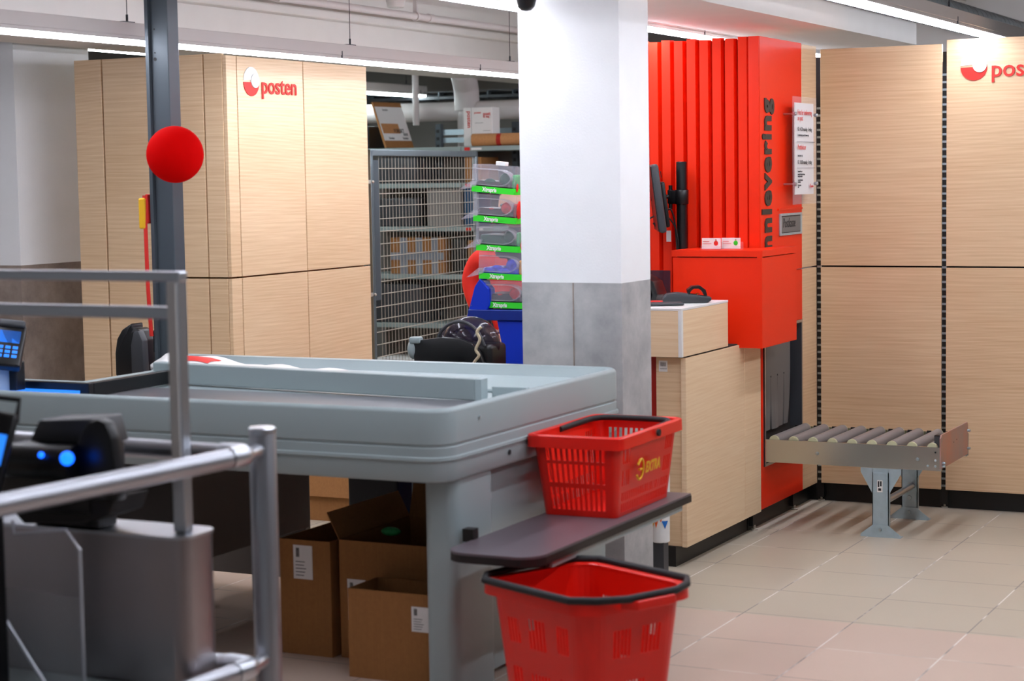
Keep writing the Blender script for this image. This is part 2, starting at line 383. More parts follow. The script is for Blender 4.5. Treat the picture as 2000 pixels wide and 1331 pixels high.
# narrow return panels next to the red front
panel('wall_panel', 'narrow lower ash panel in the corner beside the red letterbox front', -2.87, -2.85, 8.80, 9.02, PB, PMID-g, group=G1)
panel('wall_panel', 'narrow upper ash panel in the corner beside the red letterbox front', -2.87, -2.85, 8.80, 9.02, PMID+g, PTOP-.004, group=G1)
def slotted(name, label, x, y, z0, z1, ax):
    t = thing(name, label, 'post', (x, y, 0), group=None)
    m = MB()
    if ax == 'x':
        m.box(x-.014, x+.014, y+.012, y+.045, z0, z1)
    else: m.box(x-.045, x-.012, y-.014, y+.014, z0, z1)
    obj('upright', m, 'black', t)
    m = MB(); z = z0+.012
    while z < z1-.03:
        m.box(x-.011, x+.011, y+.008, y+.013, z, z+.010); z += .0345
    obj('slot_bridges', m, 'steel', t)['kind'] = 'stuff'
    f = MB().box(x-.018, x+.018, y+.015, y+.05, .02, PB)
    obj('foot_post', f, 'black', t)
    f = MB().lathe([(.016, 0), (.016, .006), (.006, .008), (.006, .02)], (x, y+.03, 0), 14)
    obj('levelling_foot', f, 'wire', t)
    return t
slotted('slotted_post', 'black slotted upright in the gap beside the right posten panel', -2.236, YB, PB, 2.10, 'x')
slotted('slotted_post', 'black slotted upright in the inner corner left of the plain panel', -2.840, YB-.004, PB, 1.96, 'x')
struct('baseboard_back', MB().box(-2.935, 1.0, YB+.04, YB+.06, 0, PB), 'black')
struct('baseboard_kiosk', MB().box(-2.92, -2.90, 8.16, 9.08, 0, PB), 'black')
# black sheet added behind the right wall panels so the gaps read dark
struct('gap_dark_backing', MB().box(-2.9, 1.0, YB+.07, YB+.09, 0, 2.15), 'black')

def post_logo(label, o, right, scale=1.0, text='posten'):
    """round red and white post emblem with lettering"""
    o = Vector(o); right = Vector(right); up = Vector((0, 0, 1)); nn = right.cross(up)
    t = thing('posten_logo', label, 'sign', tuple(o))
    R = .061*scale
    def arc(cx, cz, r, a0, a1, n): return [(cx+r*math.cos(a0+(a1-a0)*i/n), cz+r*math.sin(a0+(a1-a0)*i/n)) for i in range(n+1)]
    def plate(poly, th, mat, name):
        m = MB(); t2 = m.b
        lo = [t2.verts.new(o+right*p[0]+up*p[1]+nn*.0005) for p in poly]; hi = [t2.verts.new(o+right*p[0]+up*p[1]+nn*th) for p in poly]
        n = len(poly); t2.faces.new(lo[::-1]); t2.faces.new(hi)
        for i in range(n): t2.faces.new([lo[i], lo[(i+1) % n], hi[(i+1) % n], hi[i]])
        return obj(name, m, mat, t)
    hx, hz, hr = .027*scale, .002*scale, .033*scale
    # lower red crescent: big half disc minus small circle
    low = arc(0, 0, R, math.pi, 2*math.pi, 28)
    low = [(x, z-.006*scale) for x, z in low if True]
    inner = arc(hx, hz, hr, -math.pi*.03, -math.pi*.93, 18)
    plate(low+inner, .004, 'red_ink', 'red_crescent')
    uppoly = arc(0, 0, R, 0, math.pi, 28)
    uppoly = [(x, z+.002*scale) for x, z in uppoly]
    inn = arc(hx, hz, hr, math.pi*.97, math.pi*.03, 18)
    plate(uppoly+inn, .004, 'white_plastic', 'white_crescent')
    plate(arc(hx, hz, hr*.97, 0, 2*math.pi, 28)[:-1], .008, 'white_plastic', 'white_disc')
    m = MB().text(text, .108*scale, o+right*(.077*scale)-up*.052*scale+nn*.004, right, up, .002, .0012*scale, 1.0)
    obj('lettering', m, 'red_ink', t)
    return t
post_logo('red posten emblem and lettering on the right ash panel at photo edge', (-2.098, YB, 2.075), (1, 0, 0))

# ------------------------------------------------------------------ red front with letterbox (kiosk wall)
XK = -2.85
kf = thing('mail_drop_unit', 'tall red panel front with grey slot opening and dark innlevering letters', 'post counter', (-2.86, 8.5, 0))
def rect_frame(m, y0, y1, z0, z1, hy0, hy1, hz0, hz1, x0, x1):
    m.box(x0, x1, y0, hy0, z0, z1); m.box(x0, x1, hy1, y1, z0, z1); m.box(x0, x1, hy0, hy1, z0, hz0); m.box(x0, x1, hy0, hy1, hz1, z1)
m = MB(); rect_frame(m, 8.205, 8.795, PB, PMID-.002, 8.235, 8.775, .285, .905, -2.87, XK)
obj('lower_panel', m, 'red', kf)
obj('upper_panel', MB().box(-2.87, XK, 8.205, 8.795, PMID+.002, PTOP, .001, 1), 'red', kf)
obj('corner_strip', MB().box(-2.90, XK-.002, 8.199, 8.2045, PB, PTOP), 'red', kf)
m = MB(); rect_frame(m, 8.232, 8.778, .282, .908, 8.248, 8.762, .297, .893, -2.90, -2.843)
obj('slot_lining', m, 'darkgrey', kf)
m = MB(); rect_frame(m, 8.232, 8.778, .282, .908, 8.245, 8.765, .294, .896, -2.846, -2.842)
obj('slot_frame', m, 'alu', kf)
m = MB(); m.box(-2.888, -2.884, 8.25, 8.715, .66, .893)
ys = [8.25, 8.343, 8.436, 8.529, 8.622, 8.715]
for i in range(5):
    a, b = ys[i]+.0015, ys[i+1]-.0015
    sw = (.0, .003, -.005, .006, .009)[i]; prev = None
    for k in range(7):
        t_ = k/6; z = .66-.235*t_; x_ = -2.886-sw*t_*t_; n_ = .010*t_*(i == 4)
        row = [(x_+.002, a+n_*2, z), (x_+.002+.003*t_, (a+b)/2, z), (x_+.002, b-n_, z), (x_-.002, b-n_, z), (x_-.002, a+n_*2, z)]
        row = [m.b.verts.new(p) for p in row]
        if prev:
            for q in range(5): m.b.faces.new([prev[q], prev[(q+1) % 5], row[(q+1) % 5], row[q]])
        prev = row
obj('rubber_flap_curtain', m, 'flap', kf)
m = MB()
for y in ys[1:5]: m.lathe([(.004, 0), (.004, .002)], (-2.884, y, .668), 8, 'X')
obj('flap_rivets', m, 'black', kf)
obj('slot_back', MB().box(-2.905, -2.9005, 8.255, 8.78, .28, .91), 'dark', kf)
m = MB().text('Innlevering', .172, (XK+.001, 8.345, 1.203), (0, 0, 1), (0, -1, 0), .004, .0065, .84, sp=1.12)
obj('innlevering_lettering', m, 'letter', kf)
for y in (8.19, 8.76):
    fp = obj('foot_post', MB().box(-2.90, -2.88, y-.02, y+.02, .02, PB), 'black', kf)
    obj('levelling_foot', MB().lathe([(.016, 0), (.016, .006), (.006, .008), (.006, .022)], (-2.88, y, 0), 14), 'wire', fp)
# lowered lip above the mailbox plate
obj('lip', MB().box(XK, XK+.006, 8.44, 8.79, 1.427, 1.436), 'red', kf)
# letterbox plate
lb = thing('letterbox_plate', 'grey Postkasse letterbox flap set in the red front', 'letterbox', (XK, 8.62, 1.31))
m = MB(); rect_frame(m, 8.458, 8.778, 1.312, 1.412, 8.478, 8.758, 1.324, 1.400, XK+.001, XK+.007)
obj('frame', m, 'steel_leg', lb)
obj('flap', MB().box(XK+.001, XK+.005, 8.478, 8.758, 1.324, 1.400, .001, 1), 'flap', lb)
m = MB().text('Postkasse', .062, (XK+.0055, 8.502, 1.348), (0, 1, 0), (0, 0, 1), .0005, .0, .74, shear=.15)
m.box(XK+.005, XK+.0075, 8.48, 8.75, 1.3985, 1.4015); m.box(XK+.005, XK+.0075, 8.48, 8.75, 1.3225, 1.3255)
obj('lettering', m, 'ink', lb)
# opening-hours sign on stand-offs
sg = thing('notice_sign', 'clear acrylic holder with white deadline notice on the red front', 'sign', (-2.80, 8.68, 1.47))
obj('acrylic_plate', MB().box(-2.802, -2.797, 8.512, 8.86, 1.452, 1.945, .001, 1), 'acrylic', sg)
pp = obj('paper', MB().box(-2.806, -2.803, 8.552, 8.83, 1.497, 1.917), 'paper', sg)
m = MB()
X9 = -2.7955
def tline(txt, y, z, size, bold=0): m.text(txt, size, (X9, y, z), (0, 1, 0), (0, 0, 1), .0003, bold, .78)
tline('Frist for innlevering', 8.572, 1.862, .034); tline('av post', 8.572, 1.836, .034)
tline('Postbokser', 8.572, 1.703, .034); tline('posten', 8.765, 1.528, .018, .0003)
m.box(X9, X9+.0006, 8.752, 8.758, 1.528, 1.545)
obj('red_print', m, 'red_ink', sg)
m = MB()
tline('Kl. 14.30 mandag - fredag', 8.572, 1.788, .026); tline('Kl. 10.00 mandag - fredag', 8.572, 1.637, .026)
tline('for innlevering av post til samme dag', 8.572, 1.765, .014); tline('hentes hver dag', 8.572, 1.671, .014)
for i, z in enumerate((1.600, 1.586, 1.577, 1.560, 1.551, 1.536, 1.528)):
    tline(('Apningstider post', 'mandag til fredag hele dagen', 'lordag etter avtale', 'se ogsa informasjon', 'ved kassen', 'tlf og adresse', 'takk')[i], 8.572, z, .0115)
obj('black_print', m, 'ink', sg)
obj('divider_lines', MB().box(X9, X9+.0004, 8.56, 8.825, 1.737, 1.739).box(X9, X9+.0004, 8.56, 8.825, 1.617, 1.619), 'darkgrey', sg)
for y in (8.53, 8.85):
    for z in (1.545, 1.865):
        obj('stand_off', MB().lathe([(.005, -.052), (.005, -.006), (.009, -.006), (.009, .006), (.007, .009)], (-2.797, y, z), 14, 'X'), 'steel', sg)

# red box standing on the counter
rb = thing('red_counter_box', 'bright red square box overhanging the wooden counter', 'counter box', (-2.95, 8.06, .845))
foot = [(-3.154, 7.92), (-2.745, 7.92), (-2.745, 8.39), (-2.838, 8.39), (-2.838, 8.188), (-3.154, 8.188)]
obj('body', MB().prism(foot, 2, .846, 1.236), 'red', rb)
foot2 = [(-3.158, 7.914), (-2.741, 7.914), (-2.741, 8.394), (-2.838, 8.394), (-2.838, 8.188), (-3.158, 8.188)]
obj('top', MB().prism(foot2, 2, 1.240, 1.268), 'red', rb)
obj('front_stile', MB().box(-2.765, -2.743, 7.914, 7.925, .846, 1.24), 'red', rb)

# slatted red wall
sw_ = thing('slatted_screen', 'tall red screen of folded vertical slats behind the counter', 'partition', (-3.5, 8.22, 0))
x = -2.902
i = 0
while x > -3.78:
    m = MB()
    # trapezoid rib
    m.prism([(x, 8.235), (x-.008, 8.205), (x-.046, 8.198), (x-.058, 8.235)], 2, 0.02, PTOP-.006*(i % 2))
    obj('slat', m, 'red', sw_)
    x -= .0605; i += 1
obj('backing', MB().box(-3.83, -2.90, 8.236, 8.25, 0, PTOP-.01), 'red_dark', sw_)

# wooden counter
ct = thing('post_counter', 'pale ash veneer counter with black plinth left of the red front', 'counter', (-2.95, 7.75, 0))
obj('front_panel', MB().box(-2.872, XK, 7.286, 7.985, .084, .858, .001, 1), 'wood_light', ct)
obj('side_panel', MB().box(-2.872, XK, 7.988, 8.198, .084, .858, .001, 1), 'wood_light', ct)
obj('end_panel', MB().box(-2.985, -2.8725, 7.300, 7.318, .084, .858, .001, 1), 'wood', ct)
obj('carcass', MB().box(-2.985, -2.8735, 7.32, 8.185, .09, .85), 'wood', ct)
obj('plinth', MB().box(-2.985, -2.902, 7.29, 8.15, 0, .083), 'black', ct)
obj('shadow_gap', MB().box(-2.985, -2.858, 7.30, 8.19, .8585, .8635), 'dark', ct)
st = MB().box(-2.972, -2.935, 7.298, 7.2998, .80, .845)
s_ = obj('barcode_sticker', st, 'paper', ct)
m = MB()
for k in range(14): m.box(-2.966+k*.0018+(k % 3)*.0004, -2.9652+k*.0018+(k % 3)*.0004, 7.2975, 7.298, .822, .838)
m.text('INVENTAR', .006, (-2.966, 7.2975, .810), (1, 0, 0), (0, 0, 1), .0002)
obj('barcode', m, 'ink', s_)
rc = single('red_cabinet', MB().box(-3.40, -2.99, 7.33, 7.9, 0, .863, .003), 'red_dark', 'dark red cabinet side just left of the wooden counter', 'cabinet', (-3.2, 7.6, 0))
bt = thing('counter_top_block', 'raised pale wooden block with white edges on the counter', 'counter block', (-3.1, 7.5, .864))
obj('body', MB().box(-3.40, XK, 7.242, 7.782, .865, 1.052, .001, 1), 'wood_light', bt)
obj('worktop', MB().box(-3.40, -2.849, 7.241, 7.783, 1.0525, 1.062, .001, 1), 'white_plastic', bt)
obj('corner_trim', MB().box(-2.864, -2.848, 7.2405, 7.2565, .865, 1.0525, .001, 1), 'white_plastic', bt)
# payment terminal lying on block
pt = thing('payment_terminal', 'black card terminal with coloured keys lying on the wooden block', 'card terminal', (-2.955, 7.575, 1.063), math.radians(26))
m = MB().prism([(-.10, 0), (.085, 0), (.10, .012), (.10, .024), (.03, .036), (-.04, .044), (-.085, .040), (-.105, .018)], 1, -.037, .037, .006)
obj('body', m, 'darkgrey', pt, world=False, smooth=True)
m = MB().prism([(.005, .03), (.0, .055), (.02, .070), (.052, .072), (.075, .055), (.082, .03), (.072, .03), (.06, .05), (.045, .060), (.025, .06), (.014, .05)], 1, -.037, .037, .001)
obj('pin_shield', m, 'blackp', pt, world=False)
for i, (c, dx) in enumerate((('red_ink', .0), ('yellow', .016), ('green', .032))):
    obj('key', MB().box(.040+.0, .052, -.026+dx, -.014+dx, .033, .0385, .001), c, pt, world=False)
single('flat_device', MB().box(-.075, .075, -.04, .04, 0, .012, .005).xf(Matrix.Rotation(math.radians(30), 4, 'Z')), 'darkgrey', 'slim dark grey tablet-like device lying at front of the wooden block', 'device', (0, 0, 0)).location = (-2.985, 7.40, 1.063)
pn = thing('red_pen', 'red and white pen lying behind the flat grey device', 'pen', (-3.05, 7.50, 1.063))
obj('barrel', MB().tube([(-.05, 0, .006), (.03, .03, .006)], .006, 10), 'red_ink', pn, world=False)
obj('cap', MB().tube([(.03, .03, .006), (.05, .037, .006)], .0062, 10), 'white_plastic', pn, world=False)
# rounded printer/tape dispenser left on block
td = thing('receipt_printer', 'rounded black device half hidden by the pillar on the wooden block', 'printer', (-3.22, 7.66, 1.063))
m = MB().prism([(-.075, 0), (.075, 0), (.085, .03), (.075, .075), (.045, .105), (0, .115), (-.05, .105), (-.08, .06)], 1, -.06, .06, .008)
obj('housing', m, 'darkgrey', td, world=False, smooth=True)
obj('hood', MB().prism([(-.02, .10), (.05, .112), (.10, .085), (.12, .03), (.11, 0), (.088, 0), (.095, .03), (.08, .08), (.045, .10)], 1, -.055, .055, .004), 'blackp', td, world=False, smooth=True)
# glass screen behind
sg2 = single('counter_glass', MB().box(-3.75, -3.16, 7.90, 7.906, 1.063, 1.18, .001, 1), 'smoke', 'low smoked glass screen standing between pillar and red box', 'screen', (-3.4, 7.9, 1.063))

# pole with monitor
mp = thing('monitor_pole', 'black round pole with clamp in front of the red slats', 'monitor stand', (-3.185, 8.085, .86))
obj('pole', MB().lathe([(.0235, .86), (.0235, 1.652), (.021, 1.655)], (-3.185, 8.11, 0), 28), 'blackp', mp, smooth=True)
obj('joint_ring', MB().lathe([(.0238, 1.36), (.0238, 1.365)], (-3.185, 8.11, 0), 28), 'blackp', mp)
obj('collar', MB().lathe([(.029, 1.465), (.031, 1.468), (.031, 1.527), (.029, 1.53)], (-3.185, 8.11, 0), 28).box(-3.232, -3.17, 8.09, 8.13, 1.467, 1.528, .006), 'blackp', mp, smooth=True)
obj('swivel_arm', MB().tube([(-3.238, 8.11, 1.445), (-3.238, 8.11, 1.55)], [.009, .009], 12).box(-3.248, -3.226, 8.095, 8.125, 1.468, 1.53, .004).tube([(-3.246, 8.10, 1.50), (-3.275, 8.07, 1.50)], .010, 10).box(-3.31, -3.27, 8.05, 8.085, 1.482, 1.515, .004), 'blackp', mp, smooth=True)
mn = thing('monitor', 'black monitor seen from behind beside the pillar on clamp arm', 'monitor', (-3.33, 8.02, 1.50))
rot = Matrix.Translation((-3.275, 8.03, 1.495)) @ Euler((0, math.radians(-7), math.radians(25)), 'XYZ').to_matrix().to_4x4()
m = MB().box(-.016, .016, -.25, .14, -.15, .15, .012, 3); m.xf(rot); obj('rear_shell', m, 'darkgrey', mn, smooth=True)
m = MB().box(.014, .036, -.20, .10, -.13, .07, .008, 3); m.xf(rot); obj('back_bulge', m, 'blackp', mn, smooth=True)
m = MB().box(-.020, -.0165, -.24, .13, -.14, .14); m.xf(rot); obj('display', m, 'blackp', mn)
m = MB().box(.0365, .038, .035, .075, .085, .115); m.xf(rot); obj('vent_slot', m, 'ink', mn)
def curve_pts(ps, n=8):
    out = []
    P = [Vector(p) for p in ps]; P = [P[0]]+P+[P[-1]]
    for i in range(1, len(P)-2):
        for k in range(n):
            t = k/n; a, b, c, d = P[i-1:i+3]
            out.append(.5*((2*b)+(c-a)*t+(2*a-5*b+4*c-d)*t*t+(3*b-a-3*c+d)*t**3))
    out.append(P[-2]); return out
single('monitor_cable', MB().tube(curve_pts([(-3.29, 8.03, 1.385), (-3.27, 8.04, 1.36), (-3.255, 8.05, 1.40), (-3.225, 8.06, 1.445), (-3.208, 8.07, 1.41), (-3.20, 8.075, 1.33), (-3.195, 8.075, 1.26)]), .004, 8)
       .tube(curve_pts([(-3.31, 8.02, 1.40), (-3.275, 8.04, 1.42), (-3.235, 8.05, 1.415), (-3.205, 8.07, 1.37), (-3.19, 8.075, 1.30), (-3.19, 8.075, 1.25)]), .0035, 8), 'blackp',
       'pair of black cables looping from the monitor to the pole', 'cable', (-3.25, 8.05, 1.3), smooth=True)
single('paper_note', MB().box(-3.292, -3.270, 8.190, 8.1925, 1.295, 1.345).xf(Matrix.Identity(4)), 'paper', 'small white paper note stuck below the monitor on red slats', 'note', (-3.28, 8.19, 1.29))
# business cards on the red box
for k, (x0, lab, fig) in enumerate(((-3.045, 'white business cards with a red figure in clear holder, nearer the pillar', 'red_ink'), (-2.965, 'white business cards with a green figure in clear holder, right of the pair', 'green'))):
    t = thing('card_holder', lab, 'card holder', (x0+.04, 8.0+.03*k, 1.269), 0, 'business card holders on the red box')
    y = 8.0+.03*k
    obj('holder', MB().box(x0-.004, x0+.09, y-.015, y+.02, 1.269, 1.271).box(x0-.004, x0+.09, y-.015, y-.013, 1.269, 1.283).box(x0-.004, x0+.09, y+.018, y+.02, 1.269, 1.30), 'clear', t)
    obj('cards', MB().box(x0, x0+.085, y-.010, y-.002, 1.2715, 1.318).xf(Matrix.Identity(4)), 'paper', t)
    m = MB().ball((x0+.066, y-.011, 1.296), .011, (.9, .1, 1)); obj('printed_figure', m, fig, t)
    obj('printed_head', MB().ball((x0+.066, y-.0112, 1.310), .004, (1, .2, 1)), 'skin', t)
    obj('printed_lines', MB().box(x0+.006, x0+.035, y-.0112, y-.0105, 1.302, 1.304).box(x0+.006, x0+.045, y-.0112, y-.0105, 1.293, 1.2945), 'red_ink', t)

# ------------------------------------------------------------------ roller conveyor
cv = thing('roller_conveyor', 'short steel roller conveyor coming out of the red letterbox front', 'conveyor', (-2.4, 8.45, 0))
m = MB().box(-2.842, -2.047, 8.230, 8.234, .305, .407); m.box(-2.842, -2.047, 8.234, 8.258, .305, .309); m.box(-2.842, -2.047, 8.234, 8.245, .403, .407)
obj('side_rail', m, 'steel_side', cv)
m = MB().box(-2.89, -2.047, 8.730, 8.734, .305, .407).box(-2.89, -2.047, 8.706, 8.73, .305, .309)
obj('side_rail', m, 'steel_side', cv)
for k in range(9):
    xr = -2.807+k*.0895
    r_ = obj('roller', MB().lathe([(.024, 8.262), (.024, 8.708)], (xr, 0, .400), 22, 'Y'), 'roller', cv, smooth=True)
    obj('end_cap', MB().lathe([(.0225, 8.250), (.0235, 8.253), (.0235, 8.262)], (xr, 0, .400), 22, 'Y').lathe([(.0235, 8.708), (.0225, 8.718)], (xr, 0, .400), 22, 'Y'), 'roller_cap', r_, smooth=True)
    obj('axle', MB().lathe([(.005, 8.236), (.005, 8.250)], (xr, 0, .400), 8, 'Y').lathe([(.005, 8.718), (.005, 8.729)], (xr, 0, .400), 8, 'Y'), 'steel', r_)
m = MB()
for k in range(9): m.box(-2.862+k*.0895, -2.842+k*.0895, 8.722, 8.729, .385, .412)
obj('spacers', m, 'black', cv)
obj('end_plate', MB().prism([(8.175, .322), (8.665, .322), (8.665, .455), (8.652, .468), (8.19, .468), (8.175, .455)], 0, -2.040, -2.034), 'rust', cv)
obj('inner_bracket', MB().box(-2.085, -2.041, 8.262, 8.27, .40, .455).box(-2.085, -2.041, 8.262, 8.33, .452, .455), 'darkgrey', cv)
for (bx, bz, r) in ((-2.60, .355, .008), (-2.150, .352, .008), (-2.072, .350, .0055), (-2.072, .325, .0055), (-2.105, .325, .0055)):
    obj('bolt', MB().lathe([(r, -.001), (r, .0), (r*.8, -.005), (r*.3, -.006)][::1], (bx, 8.230, bz), 12, 'Y'), 'steel', cv)
for (by, bz) in ((8.20, .345), (8.20, .332), (8.655, .43), (8.655, .35)):
    obj('bolt', MB().lathe([(.006, 0), (.006, .012), (.003, .014)], (-2.034, by, bz), 10, 'X'), 'steel', cv)
obj('holes', MB().lathe([(.0035, 0), (.0035, .0006)], (-2.034, 8.40, .41), 8, 'X').lathe([(.0035, 0), (.0035, .0006)], (-2.034, 8.455, .415), 8, 'X').lathe([(.004, -.0006), (.004, 0)], (-2.072, 8.23, .385), 8, 'Y'), 'ink', cv)
for (yy, sgn) in ((8.225, -1), (8.71, 1)):
    lg = obj('support_leg', MB().box(-2.349, -2.276, yy, yy+.004, .045, .285).box(-2.349, -2.346, yy, yy+.028, .045, .285).box(-2.279, -2.276, yy, yy+.028, .045, .285).box(-2.341, -2.284, yy-.003, yy, .09, .281), 'steel_leg', cv)
    obj('bracket', MB().prism([(-2.402, .304), (-2.222, .304), (-2.222, .285), (-2.276, .190), (-2.349, .190), (-2.402, .285)], 1, yy+.004, yy+.008), 'steel_leg', lg)
    fy = yy-.002 if sgn < 0 else yy+.006
    obj('foot_plate', MB().prism([(-2.400, .003), (-2.400, .012), (-2.345, .055), (-2.278, .055), (-2.222, .012), (-2.222, .003)], 1, yy-.006, yy-.002).box(-2.40, -2.222, yy-.006, yy+.04, 0, .003), 'steel_leg', lg)
    obj('bolt', MB().lathe([(.007, -.005), (.008, 0)], (-2.312, yy-.006, .035), 12, 'Y').lathe([(.010, -.004), (.011, 0)], (-2.312, yy-.003, .10) if sgn > 0 else (-2.312, yy+.3, .1), 12, 'Y') if sgn > 0 else MB().lathe([(.007, -.005), (.008, 0)], (-2.312, yy-.006, .035), 12, 'Y'), 'steel', lg)
    if sgn < 0:
        k_ = obj('sticker', MB().box(-2.326, -2.302, yy-.0042, yy-.0032, .200, .252), 'paper', lg)
        obj('sticker_print', MB().box(-2.323, -2.316, yy-.0048, yy-.0043, .222, .248).box(-2.313, -2.306, yy-.0048, yy-.0043, .226, .248).box(-2.321, -2.308, yy-.0048, yy-.0043, .206, .217), 'ink', k_)
obj('cross_tube', MB().tube([(-2.30, 8.26, .155), (-2.30, 8.70, .155)], .015, 14), 'alu', cv, smooth=True)

# ------------------------------------------------------------------ white waste bin with bunting print on post
wb = thing('donation_bin', 'white round container with coloured pennants on grey post by the counter end', 'container', (-2.90, 7.10, 0))
obj('post', MB().box(-2.922, -2.868, 7.075, 7.125, 0, .15), 'darkgrey', wb)
c_ = obj('cup', MB().lathe([(.030, .138), (.036, .142), (.0385, .40), (.036, .42)], (-2.89, 7.10, 0), 28), 'white_plastic', wb, smooth=True)
obj('dome_lid', MB().lathe([(.0355, .42), (.034, .44), (.022, .455), (.004, .46)], (-2.89, 7.10, 0), 28), 'white_plastic', wb, smooth=True)
def pennant(a, w_, z0, z1, mat):
    m = MB(); R = .0393
    def p(an, z): return (-2.89+R*math.cos(an), 7.10+R*math.sin(an), z)
    m._add([p(a-w_, z1), p(a, z1), p(a+w_, z1), p(a, z0)], [(0, 1, 3), (1, 2, 3)])
    obj('pennant', m, mat, c_)
a0 = math.radians(-90)
pennant(a0-.55, .33, .200, .228, 'yellow'); pennant(a0-.10, .30, .200, .238, 'orange'); pennant(a0+.85, .36, .196, .228, 'blue_print'); pennant(a0+.4, .2, .225, .24, 'orange')

# ------------------------------------------------------------------ posten wall on the left
XP, YP = -5.23, 7.555
G2 = 'ash veneer panels of the left post wall'
cols = [(7.648, 8.216, 'carrying the posten logo'), (8.224, 8.832, 'nearest the wire mesh gate')]
panel('wall_panel', 'narrow upper ash strip turning the corner left of the posten logo', XP-.02, XP, YP+.003, 7.641, PMID+g, PTOP-.015, group=G2)
panel('wall_panel', 'narrow lower ash strip turning the corner of the left post wall', XP-.02, XP, YP+.003, 7.641, PB, PMID-g, group=G2)
for y0, y1, s in cols:
    panel('wall_panel', 'upper ash panel of the left post wall '+s, XP-.02, XP, y0, y1, PMID+g, PTOP-.015, group=G2)
    panel('wall_panel', 'lower ash panel of the left post wall, below the one '+s, XP-.02, XP, y0, y1, PB, PMID-g, group=G2)
fx = [(-6.115, -5.955, 'beside the left white pillar'), (-5.945, -5.362, 'partly behind the red ball post'), (-5.354, -5.252, 'just left of the bright corner')]
for x0, x1, s in fx:
    w1 = 'narrow' if x1-x0 < .3 else 'broad'
    panel('wall_panel', w1+' upper ash panel '+s, x0, x1, YP, YP+.02, PMID+g, PTOP-.006, group=G2)
    panel('wall_panel', w1+' lower ash panel '+s, x0, x1, YP, YP+.02, PB, PMID-g, group=G2)
struct('wall_post_core', MB().box(-6.11, -5.27, 7.60, 7.66, .0, 2.15).box(-5.30, -5.262, 7.66, 8.82, 0, 2.15), 'wood_edge')
struct('baseboard_left', MB().box(-6.11, -5.27, 7.59, 7.598, 0, PB).box(-5.26, -5.25, 7.6, 8.83, 0, PB), 'black')
post_logo('red posten emblem and lettering on the left post wall', (XP, 7.760, 2.072), (0, 1, 0), 1.06)

# ------------------------------------------------------------------ wire mesh gate
ga = math.radians(5)
GT = thing('mesh_gate', 'galvanised wire mesh gate standing ajar beside the left post wall', 'gate', (-5.275, 8.91, 0), math.radians(90)+ga)
L_ = 1.49
def gobj(n, m, mt, par=GT): return obj(n, m, mt, par, world=False)
gobj('frame_top', MB().box(0, L_, -.015, .015, 1.722, 1.756, .003), 'steel')
gobj('frame_post', MB().box(0, .030, -.015, .015, .12, 1.756, .003), 'steel')
gobj('frame_post', MB().box(L_-.03, L_, -.015, .015, .12, 1.756, .003), 'steel')
gobj('frame_bottom', MB().box(0, L_, -.015, .015, .12, .15, .003), 'steel')
gobj('lock_plate', MB().box(.032, .118, -.004, .004, .95, 1.70), 'post')
m = MB(); z = 1.655
while z > .16: m.tube([(.03, 0, z), (L_-.03, 0, z)], .0026, 6); z -= .0675
gobj('horizontal_wires', m, 'wire')
m = MB(); x = .135
while x < L_-.03: m.tube([(x, .004, .15), (x, .004, 1.725)], .0017, 6); x += .0425
gobj('vertical_wires', m, 'wire')
for z in (.985, 1.585): gobj('hinge', MB().box(-.085, .02, -.012, .002, z-.01, z+.01, .002).ball((.01, -.02, z), .008), 'wire')

# ------------------------------------------------------------------ storage shelving behind the gate
YS = 11.2
sh = thing('storage_shelving', 'grey steel storage shelving seen through the mesh gate', 'shelving', (-6.2, 11.4, 0))
for x in (-7.0, -6.262, -5.690, -5.1):
    m = MB().box(x-.02, x+.02, YS+.30, YS+.34, 0, 1.96)
    up_ = obj('upright', m, 'post', sh)
    m = MB(); z = .1
    while z < 1.92: m.box(x-.01, x+.01, YS+.297, YS+.301, z, z+.022); z += .05
    obj('upright_slots', m, 'ink', up_)['kind'] = 'stuff'
for z, x0 in ((1.80, -6.70), (1.565, -6.7), (1.28, -6.7), (.965, -6.7), (.64, -6.8), (.30, -6.8)):
    for a, b in ((x0, -5.935), (-5.93, -5.2)):
        s1 = obj('shelf_board', MB().box(a, b, YS, YS+.34, z-.03, z, .002, 1), 'label_strip', sh)
        obj('price_label', MB().box(a+.03 if a < -6 else a+.025, a+.07 if a < -6 else a+.065, YS-.002, YS-.0005, z-.026, z-.006), 'red_ink', s1)
        obj('shelf_number', MB().box(a+.075, a+.15, YS-.002, YS-.0005, z-.024, z-.009), 'paper', s1)
for z in (1.845, 1.90): obj('back_rail', MB().box(-6.24, -5.70, YS+.33, YS+.335, z-.012 if z < 1.87 else z-.015, z+.022), 'steel', sh)
m = MB().box(-6.72, -5.2, YS+.345, YS+.35, .0, 1.78)
obj('back_panel', m, 'dark_panel', sh)
single('grey_panel', MB().box(-6.20, -5.95, YS+.02, YS+.29, 1.282, 1.53, .004), 'grey_wall', 'flat grey carton standing on the second shelf behind mesh', 'box', (-6.1, YS+.1, 1.3))
def carton(label, x0, x1, y0, y1, z0, z1, group=None, lab=None, name='cardboard_box'):
    t = thing(name, label, 'box', ((x0+x1)/2, (y0+y1)/2, z0), 0, group)
    obj('body', MB().box(x0, x1, y0, y1, z0, z1, .003, 1), 'cardboard', t)
    return t
t = carton('cardboard box wrapped in silver tape on the middle shelf', -6.49, -6.085, YS+.03, YS+.29, .967, 1.208)
m = MB()
m.box(-6.42, -6.36, YS+.027, YS+.0295, .967, 1.208).box(-6.30, -6.25, YS+.027, YS+.0295, .967, 1.208).box(-6.18, -6.13, YS+.027, YS+.0295, .967, 1.208)
m.box(-6.49, -6.085, YS+.0255, YS+.0268, 1.06, 1.11)
obj('silver_tape', m, 'tape', t)
